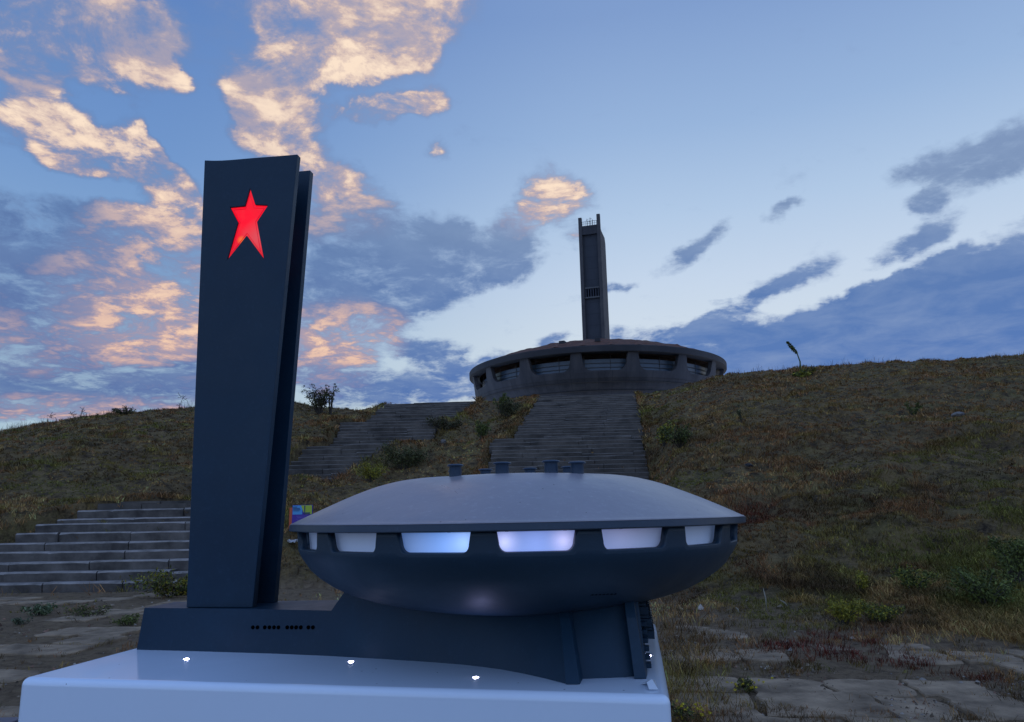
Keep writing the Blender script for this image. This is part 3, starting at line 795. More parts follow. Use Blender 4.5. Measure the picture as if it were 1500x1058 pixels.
bush(1345, 665, 24.0, .5, .5, 'small green bush halfway up the right hill', gG, 500, leaf=.03, stems=8)
bush(1090, 655, 26.0, .35, .7, 'narrow dark green seedling on the hill above the saucer rim', gD, 260, leaf=.03, stems=5)
bush(1190, 565, 38.0, 1.0, .35, 'olive hummock of weeds near the right skyline', gB + gY, 500, leaf=.05, stems=8)
bush(60, 888, 12.6, .45, .16, 'pale green leafy weed on the paving left of the plinth', [(.16, .19, .10), (.07, .10, .04), (.05, .07, .03)], 380, leaf=.03, stems=8, name='leafy_plant')
bush(32, 905, 11.6, .3, .10, 'tiny pale weed on the paving near the left edge', [(.12, .14, .08), (.06, .07, .04)], 200, leaf=.022, stems=6, name='leafy_plant')
bush(190, 906, 11.4, .42, .12, 'dark green tuft on the paving close to the end of the model base', gG, 500, leaf=.02, stems=9, name='leafy_plant')
bush(130, 895, 12.4, .7, .12, 'wide green tuft on the paving below the lowest steps', gG + gB, 700, leaf=.02, stems=12, name='leafy_plant')
bush(255, 850, 15.2, 1.5, .42, 'grassy clump at the end of the lowest step beside the tower model', gY + gB + gG, 2300, leaf=.035, stems=18)
# plants with yellow flowers, right of the plinth
def flower(px, py, Yd, w, h, label, nfl):
    r = bush(px, py, Yd, w, h, label, gG + gB, 500, leaf=.014, stems=9, name='flowering_plant', group='yellow flowering plants')
    o = ORG[r]; V_, F_ = [], []
    c = [(o.x + rnd.gauss(0, w * .3), o.y + rnd.gauss(0, w * .25), o.z + h * rnd.uniform(.5, 1.1)) for _ in range(nfl)]
    v, f, cc_ = leaf_cloud(c, [.012] * nfl, nfl * 9, .009, [(.45, .36, .02), (.55, .42, .03)])
    add_colored('blossom', v - np.array([o.x, o.y, o.z]), f, cc_, leafm, None, r)
flower(1008, 1032, 5.6, .26, .16, 'clump of small yellow flowers close to the right side of the plinth', 34)
flower(1092, 1000, 6.6, .24, .10, 'small patch of yellow flowers on the grass, farther from the plinth', 20)
# the bent seed-head plant on the right skyline
def seedhead():
    base = at(1172, 545, 37.0); base[2] = float(terrain(base[0:1], base[1:2])[0]) - .05
    root = empty('tall_weed', tuple(base), 'single bent weed with a feathery seed head on the right skyline', 'plant')
    p = [base, at(1172, 530, 37), at(1168, 519, 37), at(1163, 510, 37), at(1154, 502, 37)]
    MB().tube(p, [.045, .035, .028, .03, .012], 6).build('stem', mat('green stem', (.05, .075, .02), .7), root, True)
    a = np.array(p[2]); b = np.array(p[4]); cen = [a + (b - a) * t for t in np.linspace(.1, 1.02, 9)]
    v, f, c = leaf_cloud(cen, [.05, .09, .12, .13, .12, .11, .10, .09, .06], 300, .06, gG)
    add_colored('seed_head', v - base, f, c, leafm, None, root)
    v, f, c = leaf_cloud([base + np.array([0, 0, .12])], [.5], 260, .10, gY + gG, .35)
    add_colored('leaf_rosette', v - base, f, c, leafm, None, root)
seedhead()
# skyline twigs on the left ridge
def twig(px, py0, py1, Yd, bend, label):
    b = at(px, py0, Yd); b[2] = float(terrain(b[0:1], b[1:2])[0]) - .03
    t = at(px + bend, py1, Yd)
    root = empty('dry_stalk', tuple(b), label, 'plant', 'dry stalks on the left skyline')
    mb = MB(); mid_ = (b + t) / 2 + np.array([-.1 * bend / 10, 0, .1]); mb.tube([b, mid_, t], [.014, .010, .006], 5)
    for k in range(9):
        q = rnd.uniform(.4, 1); s0 = b + (t - b) * q; mb.tube([s0, s0 + np.array([rnd.uniform(-.22, .22), rnd.uniform(-.1, .1), rnd.uniform(.02, .2)])], [.007, .012], 4)
    mb.build('stem', bark, root)
twig(83, 628, 609, 38, -10, 'dry stalk leaning left, leftmost of the tall ones on the left skyline')
twig(118, 622, 600, 39, 4, 'branched dry stalk between the leaning one and the small dark bush')
twig(108, 624, 606, 39.5, -3, 'short dry stalk just left of the branched one on the skyline')
twig(278, 600, 578, 42, -16, 'arching dry stalk on the skyline beside the tower model')
twig(262, 602, 590, 42, 3, 'short stiff stalk left of the arching one on the skyline')

# stones and litter
def rock(px, py, Yd, w, h, label, m, name='rock', cat='rock'):
    d = ray(px, py); x, y = d[0] / d[1] * Yd, Yd; z = float(terrain(np.array([x]), np.array([y]))[0])
    bm = bmesh.new(); bmesh.ops.create_icosphere(bm, subdivisions=3, radius=1)
    for v in bm.verts:
        n_ = float(fbm(np.array(v.co.x * 1.4 + px), np.array(v.co.y * 1.4 + v.co.z * 2), 3, 5))
        v.co = v.co * (.6 + .8 * n_)
        v.co.x *= w / 2; v.co.y *= w / 2.6; v.co.z *= h
    V_ = [(v.co.x + x, v.co.y + y, v.co.z + z + h * .3) for v in bm.verts]; F_ = [tuple(v.index for v in f.verts) for f in bm.faces]; bm.free()
    o = part(name, V_, F_, m, None, False, (x, y, z)); tagset(o, label, cat); return o
pale = mat('pale stone', (.20, .18, .16), .8, .3, (.07, .065, .06), 8, 6, .01, 20)
rock(1414, 686, 23.0, .42, .10, 'pale grey rock lying in the grass high on the right hill', pale)
rock(649, 642, 33.2, .30, .12, 'small pale stone on the bank beside the left stairs', pale)
rock(1100, 715, 20.0, .2, .06, 'small grey stone in the grass above the saucer rim', concrete)
def litter():
    p = at(430, 814, 17.6); z = float(terrain(p[0:1], p[1:2])[0]) + .08
    V_, F_ = [], []
    n = 7
    for i in range(n):
        for j in range(n):
            V_.append((p[0] + (i / 6 - .5) * .26, p[1] + (j / 6 - .5) * .2, z + rnd.uniform(0, .09)))
    for i in range(n - 1):
        for j in range(n - 1): F_.append((i * n + j, i * n + n + j, i * n + n + j + 1, i * n + j + 1))
    o = part('litter', V_, F_, mat('white litter', (.45, .45, .47), .7), None, False, (p[0], p[1], z))
    tagset(o, 'crumpled white scrap in the grass between tower and saucer model', 'litter')
    sm_ = o.modifiers.new('solid', 'SOLIDIFY'); sm_.thickness = .003
    p = at(272, 878, 12.8); z = float(terrain(p[0:1], p[1:2])[0]) + .02
    mb = MB().box(frame(.4, p[0], p[1], z), (-.07, -.05, 0), (.07, .05, .03)); o = mb.build('litter', pale, None, False, (p[0], p[1], z)); bevel(o, .01)
    tagset(o, 'thin white scrap on the ground just left of the tower model foot', 'litter')
litter()
def sticks():
    for (a, b, lab) in (((1117, 850), (1122, 880), 'pale upright dry stalk at the foot of the right hill'), ((1142, 876), (1154, 886), 'short pale dry leaf lying by the upright stalk'), ((1078, 895), (1083, 904), 'pale dry stub nearest the saucer on the right')):
        Yd = 10.6; p, q = at(*a, Yd), at(*b, Yd)
        g = float(terrain(q[0:1], q[1:2])[0]); q2 = np.array([q[0], q[1], g]); p2 = p + (q2 - q)
        o = MB().tube([q2, (p2 + q2) / 2 + np.array([.01, 0, .01]), p2], [.007, .009, .004], 6).build('dry_stalk', mat('straw', (.28, .25, .19), .8), None, True, tuple(q2))
        tagset(o, lab, 'plant')
sticks()

# ------------------------------------------------------------------ the round building far behind
def saucer_wall(fr, rows_low, r_top, z_low, z_win, z_top, nwin, a0, half, corner, slant, thick, cr_z):
    """wall of revolution with a crown of window openings along its top edge"""
    pitch = 360.0 / nwin; th = []
    for k in range(nwin):
        c = a0 + k * pitch
        L, R_ = c - half, c + half
        seq = [(L - slant, 1.0)]
        for j in range(0, 9):
            a = j / 8 * math.pi / 2
            seq.append((L + corner * (1 - math.cos(a)) , (1 - math.sin(a)) * cr_z))
        for j in range(1, 8): seq.append((L + corner + (2 * half - 2 * corner) * j / 8, 0.0))
        for j in range(8, -1, -1):
            a = j / 8 * math.pi / 2
            seq.append((R_ - corner * (1 - math.cos(a)), (1 - math.sin(a)) * cr_z))
        seq.append((R_ + slant, 1.0)); nx = c + pitch - half - slant
        for j in range(1, 3): seq.append((R_ + slant + (nx - R_ - slant) * j / 3, 1.0))
        th += seq
    V_, F_ = [], []
    nl = len(rows_low); nr = 5
    for (t, f) in th:
        a = math.radians(t); zt = z_win + (z_top - z_win) * f
        for (r, z) in rows_low: V_.append(fr(r * math.cos(a), r * math.sin(a), z))
        r0, z0 = rows_low[-1]
        for j in range(1, nr + 1):
            z = z0 + (zt - z0) * j / nr; r = r0 + (r_top - r0) * (z - z0) / (z_top - z0)
            V_.append(fr(r * math.cos(a), r * math.sin(a), z))
    m_ = nl + nr; n_ = len(th)
    for k in range(n_):
        k2 = (k + 1) % n_
        for j in range(m_ - 1): F_.append((k * m_ + j, k2 * m_ + j, k2 * m_ + j + 1, k * m_ + j + 1))
    return V_, F_
MC = (20.3, 178.0)
def monument():
    root = empty('round_building', (MC[0], MC[1], 20.0), 'huge weathered concrete saucer building on the hilltop, behind the stairs', 'building')
    fr = frame(0, MC[0], MC[1], 0)
    low = [(17, 20.5), (20, 22.2), (23.6, 23.6), (26.2, 25.0), (27.9, 26.5), (28.9, 28.0), (29.3, 29.2)]
    V_, F_ = saucer_wall(fr, low, 30.0, 29.2, 29.5, 33.2, 16, -90 + 8.5 - 11.25, 8.7, 3.4, .6, .5, .55)
    w = part('wall', V_, F_, bowl_concrete(), root); sm_ = w.modifiers.new('s', 'SOLIDIFY'); sm_.thickness = .9; sm_.offset = -1
    # seams between the cladding panels as raised ribs of concrete
    rb = MB()
    for z, r in ((27.2, 28.45), (25.6, 27.0)):
        rb.lathe(fr, [(r, z), (r + .16, z + .02), (r + .2, z + .14), (r + .05, z + .18)], 160)
    rb.build('band', concrete_dark, root)
    rim = MB().lathe(fr, [(28.2, 33.15), (30.35, 33.15), (30.65, 33.2), (30.7, 34.35), (30.6, 34.5), (29.0, 34.62)], 160).build('roof_rim', concrete, root)
    smooth_by_angle(rim, 20)
    # roof: shallow dome of broken sheets
    prof_ = []; n = 128; V2, F2 = [], []; K = 34
    for i in range(K + 1):
        r = 29.9 * (1 - i / K) + .01; z0 = 34.55 + 6.0 * (1 - (r / 30) ** 2)
        for k in range(n):
            a = 2 * math.pi * k / n
            q = (r * math.cos(a)); p_ = (r * math.sin(a))
            hump = .55 * max(0, float(fbm(np.array(q * .35), np.array(p_ * .35), 3, 4)) - .42) * (1 if 2 < i else .3) * 3
            seam = .16 if k % 4 == 0 else 0
            V2.append(fr(q, p_, z0 + hump * .6 + seam * (1 - i / K)))
    for i in range(K):
        for k in range(n): F2.append((i * n + k, i * n + (k + 1) % n, (i + 1) * n + (k + 1) % n, (i + 1) * n + k))
    part('roof', V2, F2, rooft, root)
    sk_ = MB()
    for a in (-112, -95): # skylight upstands near the tower
        sk_ = MB(); t = math.radians(a); f2 = frame(-t, fr(0, 0, 0)[0], fr(0, 0, 0)[1], 0)
        sk_.box(lambda u, v, z: fr(u * math.cos(t) - v * math.sin(t), u * math.sin(t) + v * math.cos(t), z), (20, -.6, 36.3), (26, .6, 37.0))
        sk_.build('roof_beam', concrete, root)
    # inner glazing wall seen through the openings
    gl = MB().lathe(fr, [(27.4, 27.0), (27.4, 32.2)], 96).build('inner_wall', glass_dark, root)
    fl_ = MB().lathe(fr, [(29.0, 28.0), (.5, 28.0)], 64).build('floor', concrete_dark, root)
    fm = MB()
    for k in range(32):
        a = 2 * math.pi * k / 32
        fm.tube([fr(27.5 * math.cos(a), 27.5 * math.sin(a), 27), fr(27.5 * math.cos(a), 27.5 * math.sin(a), 33)], .05, 4)
    for z in (30.4, 31.3):
        fm.lathe(fr, [(27.55, z), (27.65, z), (27.65, z + .10), (27.55, z + .10)], 96)
    fm.build('window_frames', metal_dark, root)
    MB().lathe(fr, [(12, 19), (12, 20.5), (17.2, 20.6)], 64).build('pedestal', concrete_dark, root)
def bowl_concrete():
    m = bpy.data.materials.new('saucer concrete'); m.use_nodes = True
    T = NT(m.node_tree); b = m.node_tree.nodes['Principled BSDF']
    t = T.n('ShaderNodeTexCoord'); g = t.outputs['Object']
    mp = T.n('ShaderNodeMapping'); T.l(g, mp.inputs[0]); mp.inputs['Scale'].default_value = (1, 1, .22)
    n1 = T.noise(mp.outputs[0], .45, 8, .65); n2 = T.noise(g, .18, 4, .5)
    c = T.ramp(n1.outputs['Fac'], [(.3, (.022, .022, .025)), (.5, (.046, .044, .047)), (.7, (.080, .072, .070))])
    c = T.mix(T.mapr(n2.outputs['Fac'], .4, .7, 0, .5), c, C(.06, .06, .066))
    # cladding joints
    s = T.n('ShaderNodeSeparateXYZ'); T.l(g, s.inputs[0])
    an = T.math('ARCTAN2', s.outputs[1], s.outputs[0])
    fr_ = T.math('FRACT', T.math('MULTIPLY', an, 64 / (2 * math.pi)))
    j = T.math('LESS_THAN', fr_, .05)
    c = T.mix(T.math('MULTIPLY', j, .55), c, C(.025, .025, .03))
    T.l(c, b.inputs['Base Color']); b.inputs['Roughness'].default_value = .88
    return m
monument()
def tower():
    TA = math.radians(-3.0)
    a = math.radians(-17.0)         # heading turned so that the right flank shows
    bx, by = 24.4, 215.0
    # local frame: u to the right along the front face, v into depth
    c, s = math.cos(-a), math.sin(-a)
    fr = lambda u, v, z: (bx + u * c + v * s, by - u * s + v * c, z)
    root = empty('monument_tower', (bx, by, 20.0), 'tall square concrete tower with two prongs on top, behind the round building', 'tower')
    for sgn, ztop, zsh in ((-1, 90.0, 85.2), (1, 90.5, 85.6)):
        # pylon: thin wall seen end-on, the rear part stops lower with a chamfer
        u0, u1 = (-3.35, -2.35) if sgn < 0 else (2.35, 3.35)
        V_ = []; outl = [(0, 20), (8.5, 20), (8.5, zsh - 2), (7.4, zsh - .3), (2.0, zsh), (1.0, zsh + .4), (.95, ztop), (0, ztop)]
        for u in (u0, u1):
            for (v, z) in outl: V_.append(fr(u, v, z))
        n = len(outl); F_ = [tuple(range(n)), tuple(range(2 * n - 1, n - 1, -1))] + [(i, i + n, (i + 1) % n + n, (i + 1) % n) for i in range(n)]
        o = part('pylon', V_, F_, tower_con, root); fixn(o)
    sh = MB().box(fr, (-2.35, 1.0, 20), (2.35, 8.0, 84.4)).build('shaft', tower_mat(), root)
    MB().box(fr, (-2.34, .15, 84.4), (2.34, 8.2, 87.2)).build('top_beam', concrete, root)
    for z in (67.2, 64.2): MB().box(fr, (-2.2, .35, z), (2.2, .99, z + .45)).build('balcony_rail', metal_dark, root)
    lv = MB()
    for k in range(6): lv.box(fr, (-2.1 + k * .75, .5, 64.6), (-1.75 + k * .75, .98, 67.2))
    lv.build('louvre', shaft_mat, root)
    op = MB().box(fr, (-2.15, .93, 64.66), (2.15, .985, 67.15)).build('opening', black, root)
    rl = MB()
    for k in range(9):
        u = -2.2 + k * .55; rl.tube([fr(u, .3, 87.1), fr(u, .3, 88.6)], .05, 4)
    rl.tube([fr(-2.3, .3, 88.6), fr(2.3, .3, 88.6)], .06, 4); rl.tube([fr(-2.3, .3, 87.9), fr(2.3, .3, 87.9)], .04, 4)
    rl.build('railing', metal_dark, root)
    for (u, zt, cr) in ((-.9, 90.0, .35), (.1, 90.3, .5), (.75, 89.6, .3), (-.2, 89.4, .25)):
        m_ = MB().tube([fr(u, 1.5, 86.5), fr(u, 1.5, zt)], .07, 5); m_.tube([fr(u - cr, 1.5, zt - .5), fr(u + cr, 1.5, zt - .4)], .05, 4)
        m_.build('antenna', metal_dark, root)
def tower_mat():
    m = bpy.data.materials.new('shaft'); m.use_nodes = True
    T = NT(m.node_tree); b = m.node_tree.nodes['Principled BSDF']
    t = T.n('ShaderNodeTexCoord'); g = t.outputs['Object']
    n1 = T.noise(g, .5, 7, .6); s = T.n('ShaderNodeSeparateXYZ'); T.l(g, s.inputs[0])
    c = T.mix(n1.outputs['Fac'], C(.022, .026, .034), C(.045, .050, .060))
    j = T.math('LESS_THAN', T.math('FRACT', T.math('MULTIPLY', s.outputs[2], .28)), .06)
    c = T.mix(T.math('MULTIPLY', j, .6), c, C(.018, .02, .026))
    T.l(c, b.inputs['Base Color']); b.inputs['Roughness'].default_value = .85
    return m
tower()

# ------------------------------------------------------------------ info board behind the model
def board():
    Yd = 17.2; kk = Yd / 15.6
    p = at(442, 772, Yd); x, y = p[0], p[1]; g = float(terrain(np.array([x]), np.array([y]))[0])
    f0 = frame(math.radians(-1), x, y, 0)
    top = at(442, 740, Yd)[2]
    fr = lambda u, v, z: f0(u * kk, v, top + (z - top) * kk)
    root = empty('information_board', (x, y, g), 'bright blue, yellow and purple information board with an orange side panel', 'sign')
    t0, b0 = top, top - .50
    W2 = .206
    m1 = mat('board blue', S(70, 150, 205)[:3], .4); m2 = mat('board yellow', S(160, 180, 50)[:3], .4); m3 = mat('board purple', S(62, 30, 140)[:3], .4); m4 = mat('board orange', S(205, 92, 50)[:3], .5); m5 = mat('board ink', S(30, 75, 120)[:3], .5); m6 = mat('board pale ink', S(120, 100, 180)[:3], .5); m7 = mat('board navy', S(40, 60, 90)[:3], .5)
    MB().box(fr, (-W2, .0, b0), (W2, .05, t0)).build('panel', m3, root)
    MB().box(fr, (-W2 + .01, -.004, t0 - .19), (.0, .0, t0 - .008)).build('blue_field', m1, root)
    # yellow field with a slanting edge
    V_ = [fr(-.03, -.006, t0 - .008), fr(W2 - .01, -.006, t0 - .008), fr(W2 - .01, -.006, t0 - .185), fr(.06, -.006, t0 - .185), fr(.03, -.006, t0 - .15)]
    V_ += [(a, b + .006, c) for a, b, c in V_]
    F_ = [(0, 4, 3, 2, 1)] + [(i, (i + 1) % 5, (i + 1) % 5 + 5, i + 5) for i in range(5)]
    part('yellow_field', V_, F_, m2, root)
    mb = MB()
    for i, (l, r_) in enumerate(((-.188, -.11), (-.188, -.05), (-.188, -.04), (-.188, -.06))):
        z = t0 - .03 - i * .028
        mb.box(fr, (l, -.009, z - (.018 if i < 3 else .008)), (r_, -.004, z))
    mb.build('heading', m5, root)
    mb = MB().box(fr, (.04, -.012, t0 - .15), (.06, -.006, t0 - .015)); mb.box(fr, (.036, -.012, t0 - .18), (.16, -.0061, t0 - .15)); mb.build('tower_picture', m7, root)
    mb = MB()
    for i in range(5):
        z = t0 - .22 - i * .03; mb.box(fr, (-.12 + .02 * (i % 2), -.004, z - .007), (.12 - .03 * (i % 2), -.0005, z))
    for i in range(2): mb.box(fr, (-.17, -.004, t0 - .40 - i * .045), (.17 - .04 * (i % 3), -.0005, t0 - .392 - i * .045))
    mb.build('small_print', m6, root)
    MB().box(fr, (-.315, .20, b0 + .02), (-W2 + .0, .23, t0 - .045)).build('side_panel', m4, root)
    for u in (.02, .16): MB().box(fr, (u - .02, .06, b0 - .5), (u + .02, .1, t0 - .05)).build('post', metal_dark, root)
board()

# ------------------------------------------------------------------ white plinth
MA = math.radians(9.2)
mfr = frame(MA)
PZ = 1.11
def plinth():
    root = empty('display_plinth', mfr(-.77, 2.275, 0), 'glossy white rounded plinth carrying the dark scale model', 'plinth')
    cs = [(-1.578, 1.786), (.048, 1.728), (.042, 2.815), (-1.556, 2.86)]
    V_ = [mfr(u, v, z) for z in (.02, PZ) for u, v in cs]
    o = part('body', V_, [(3, 2, 1, 0), (4, 5, 6, 7)] + [(k, (k + 1) % 4, (k + 1) % 4 + 4, k + 4) for k in range(4)], plastic_white, root)
    smooth_by_angle(o, 180); b = bevel(o, .019, 6); 
    b.modifiers[0].harden_normals = True
    # recessed spotlights; the last, smaller one is added to stand for a faint reflection
    ring = mat('light rim', (.6, .6, .62), .3, metal=.6); bulb = bpy.data.materials.new('led'); bulb.use_nodes = True
    pb = bulb.node_tree.nodes['Principled BSDF']; pb.inputs['Emission Color'].default_value = C(.72, .70, 1.0); pb.inputs['Emission Strength'].default_value = 30
    for i, (u, v) in enumerate(((-1.282, 2.05), (-.79, 2.042), (-.407, 1.874), (-.002, 2.467), (.012, 2.18))):
        k = 1 if i < 4 else .5
        fr = lambda a, b_, z, u=u, v=v: mfr(u + a, v + b_, PZ + z)
        r = MB().lathe(fr, [(.0102, .0003), (.0098, .0009), (.0080, .0010), (.0077, .0004)], 24).build('spotlight', ring, root, True)  # the fifth is an added one, standing for a faint reflection
        MB().lathe(fr, [(.0074 * k, .0004), (.0066 * k, .0016), (.0040 * k, .0024), (.0005, .0027)], 16).build('bulb', bulb, r, True)
        ld = bpy.data.lights.new('led_light', 'SPOT'); ld.energy = 0.34 if i in (2,) else .012; ld.color = (.42, .46, 1.0); ld.spot_size = math.radians(110); ld.spot_blend = .9; ld.shadow_soft_size = .002
        lo = bpy.data.objects.new('led_light', ld); COL.objects.link(lo); lo.location = mfr(u, v, PZ + .003); lo.rotation_euler = (math.pi, 0, 0)
plinth()

# ------------------------------------------------------------------ scale model
CU, CV = -.362, 2.275
BR = [0.0, .1, .2, .3, .38, .45, .50, .54, .575, .60, .622, .634]
BZ = [1.222, 1.223, 1.229, 1.239, 1.254, 1.272, 1.289, 1.309, 1.332, 1.354, 1.384, 1.405]
def bowlz(u, v): return float(np.interp(math.hypot(u - CU, v - CV), BR, BZ))
PANE_GLOWS = []
def model():
    root = empty('scale_model', mfr(-.77, 2.265, PZ), 'dark blue grey scale model of a saucer building with a tall red star tower', 'model')
    MV = 2.268
    st = [(-1.534, 2.185, -1.522, 2.190, 1.232), (-1.38, 2.176, -1.375, 2.182, 1.232), (-1.2, 2.160, -1.2, 2.167, 1.232), (-1.05, 2.146, -1.05, 2.153, 1.232), (-.936, 2.130, -.936, 2.139, 1.232), (-.888, 2.123, -.888, 2.133, 1.232),
          (-.835, 2.112, -.835, 2.124, None), (-.77, 2.10, -.77, 2.114, None), (-.70, 2.085, -.70, 2.102, None), (-.62, 2.067, -.62, 2.086, None), (-.55, 2.050, -.55, 2.072, None), (-.48, 2.028, -.48, 2.055, None), (-.42, 2.004, -.42, 2.040, None),
          (-.36, 1.972, -.36, 2.02, None), (-.30, 1.930, -.30, 1.99, None), (-.24, 1.880, -.24, 1.96, None), (-.182, 1.824, -.206, 1.942, None)]
    N_ = [-.148, 0]
    seq = [(-.182, 1.819, -.200, 1.938), (-.150, 1.817, -.176, 1.936)]
    V_, F_ = [], []
    def zt(u, v, z):
        return z if z is not None else bowlz(u, v) + .012
    full = [(a, b, c, d, zt(c, d, z)) for a, b, c, d, z in st] + [(-.182, 1.872, -.206, 1.965, 1.262), (-.05, 1.905, -.05, 1.97, 1.27), (.002, 1.93, -.012, 1.985, 1.28)]
    n = len(full)
    for (ub, vb, ut, vt, z) in full:
        V_ += [mfr(ub, vb, PZ), mfr(ut, vt, z), mfr(ut, 2 * MV - vt, z), mfr(ub, 2 * MV - vb, PZ)]
    for i in range(n - 1):
        a, b = 4 * i, 4 * i + 4
        for k in range(3): F_.append((a + k, b + k, b + k + 1, a + k + 1))
    F_.append((0, 1, 2, 3)); q = 4 * (n - 1); F_.append((q + 3, q + 2, q + 1, q))
    base = part('base', V_, F_, paint, root); fixn(base); smooth_by_angle(base, 22)
    # buttresses front and back
    for sv in (1, -1):
        f = (lambda v: v) if sv > 0 else (lambda v: 2 * MV - v)
        for (ul, ur, ulT, urT, vf, vfT, vr, vrT) in ((-.184, -.151, -.206, -.182, 1.815, 1.933, 1.90, 1.985), (-.028, .000, -.046, -.022, 1.884, 1.948, 1.97, 2.03)):
            zT = bowlz(ulT, vfT) + .012; zM = 1.243; tm = (zM - PZ) / (zT - PZ)
            def mixv(t, a, b): return a + (b - a) * t
            vm = mixv(tm, vf, vfT) - .008
            pts = []
            for (uL, uR, v1, v2, z) in ((ul, ur, vf, vr, PZ + .0005), (mixv(tm, ul, ulT), mixv(tm, ur, urT), vm, mixv(tm, vr, vrT), zM), (ulT, urT, vfT, vrT, zT)):
                pts += [mfr(uL, f(v1), z), mfr(uR, f(v1) + (.004 * sv), z), mfr(uR + .004, f(v2), z), mfr(uL, f(v2), z)]
            F2 = []
            for r_ in (0, 4):
                for k in range(4): F2.append((r_ + k, r_ + (k + 1) % 4, r_ + 4 + (k + 1) % 4, r_ + 4 + k))
            F2 += [(3, 2, 1, 0), (8, 9, 10, 11)]
            o = part('buttress', pts, F2, paint, root); fixn(o); bevel(o, .0018, 2)
    # raised lettering on the end wall (only its edges can be seen)
    lt = MB()
    for row, z in enumerate((1.245, 1.215, 1.185)):
        for k in range(9):
            v = 2.05 + k * .052; uo = -.006 + .010 * (2 - row) * 0 + .006 * row
            lt.box(mfr, (uo - .02, v, z - .011), (uo + .020, v + .034, z + .008)); lt.box(mfr, (uo - .02, v + .008, z + .0095), (uo + .014, v + .02, z + .016))
    lt.build('raised_lettering', paint, root)
    lt = MB()
    for k in range(6):
        z = 1.121 + k * .0175; lt.box(mfr, (-.02, 1.955 + k * .012, z), (.0135 - k * .0015, 1.985 + k * .012, z + .011))
    o = lt.build('block_letters', paint, root); bevel(o, .0015)
    # portholes in the base front
    for px in (370, 376.8, 387.6, 394.3, 401, 407.6, 420.4, 427, 433.4, 440.3, 451.4, 458):
        d = ray(px, 919.3)
        uu, vv = d[0] * math.cos(MA) - d[1] * math.sin(MA), d[0] * math.sin(MA) + d[1] * math.cos(MA)
        u = uu / vv * 2.14; v = float(np.interp(u, [s[0] for s in st], [s[1] for s in st])) + .003
        u = uu / vv * v; z = EYE + d[2] / vv * v
        MB().lathe(lambda a, b_, c_, u=u, v=v, z=z: mfr(u + a, v + .0015 - c_, z + b_), [(.0003, .0022), (.0050, .0022), (.0056, .001), (.0056, -.004)], 16).build('porthole', black, base)
    # tower: two flaring slabs with the star in the front one
    star_px = [(366, 276), (373.5, 300), (392, 301), (376, 325), (386, 379), (361, 345), (332.5, 381), (348.5, 326), (337, 304), (358.5, 302)]
    vs = 2.19
    def uz(px, py, v):
        d = ray(px, py); uu, vv = d[0] * math.cos(MA) - d[1] * math.sin(MA), d[0] * math.sin(MA) + d[1] * math.cos(MA)
        return uu / vv * v, EYE + d[2] / vv * v
    star = [uz(x, y, vs) for x, y in star_px]
    outer = [(-1.381, 1.233), (-1.163, 1.233), (-1.079, 2.706), (-1.16, 2.7075), (-1.24, 2.7095), (-1.32, 2.7105), (-1.36, 2.712), (-1.39, 2.7145), (-1.423, 2.719)]
    def slab_with_hole(name, v0, v1, outer, hole):
        bm = bmesh.new(); es = []
        for loop in ([outer, hole] if hole else [outer]):
            vsl = [bm.verts.new((u, v0, z)) for u, z in loop]
            es += [bm.edges.new((vsl[i], vsl[(i + 1) % len(vsl)])) for i in range(len(vsl))]
        bmesh.ops.triangle_fill(bm, use_beauty=True, edges=es)
        r = bmesh.ops.extrude_face_region(bm, geom=bm.faces[:])
        for g_ in r['geom']:
            if isinstance(g_, bmesh.types.BMVert): g_.co.y = v1
        bmesh.ops.recalc_face_normals(bm, faces=bm.faces)
        bm.verts.index_update()
        V_ = [mfr(*v.co) for v in bm.verts]; F_ = [tuple(v.index for v in f.verts) for f in bm.faces]; bm.free()
        o = part(name, V_, F_, paint, root); fixn(o); bevel(o, .0022, 2, 40); return o
    fs = slab_with_hole('tower_slab', vs, vs + .026, outer, star)
    outer2 = [(-1.381, 1.231), (-1.160, 1.231), (-1.093, 2.712), (-1.25, 2.713), (-1.41, 2.726)]
    bs = slab_with_hole('tower_slab', 2.322, 2.348, outer2, None)
    core = slab_with_hole('light_block_core', 2.232, 2.32, [(-1.36, 1.231), (-1.215, 1.231), (-1.205, 2.66), (-1.38, 2.66)], None)  # core slab added between the two tower slabs to block light
    # star pane: facetted red acrylic, lit from inside
    cx = sum(p[0] for p in star) / 10; cz = sum(p[1] for p in star) / 10
    V_, F_ = [], []
    ins = [(cx + (u - cx) * 1.02, cz + (z - cz) * 1.02) for u, z in star]; inn = [(cx + (u - cx) * .80, cz + (z - cz) * .82) for u, z in star]
    for (u, z) in ins: V_.append(mfr(u, vs + .007, z))
    for (u, z) in inn: V_.append(mfr(u, vs + .003, z))
    V_.append(mfr(cx, vs + .005, cz))
    for i in range(10):
        j = (i + 1) % 10; F_.append((i, j, 10 + j, 10 + i)); F_.append((10 + i, 10 + j, 20))
    o = part('star', V_, F_, star_mat(cx, cz), fs); fixn(o)
    fw = MB()
    for i in range(10):
        j = (i + 1) % 10
        fw.tube([mfr(inn[i][0], vs + .0028, inn[i][1]), mfr(inn[j][0], vs + .0028, inn[j][1])], .0011, 5)
    fw.build('star_groove', mat('dark red groove', (.25, .0, .01), .4, emit=(.55, .0, .012), estr=1.0), fs)
    ld = bpy.data.lights.new('star_glow', 'POINT'); ld.energy = .05; ld.color = (1, .02, .04); ld.shadow_soft_size = .02
    lo = bpy.data.objects.new('star_glow', ld); COL.objects.link(lo); lo.location = mfr(cx, vs - .03, cz); ld.energy = .004
    # saucer bowl
    fr = lambda a, b_, z: mfr(CU + a, CV + b_, z)
    low = list(zip(BR[1:], BZ[1:]))
    NW, A0, HALF = 17, -77.1, 7.75
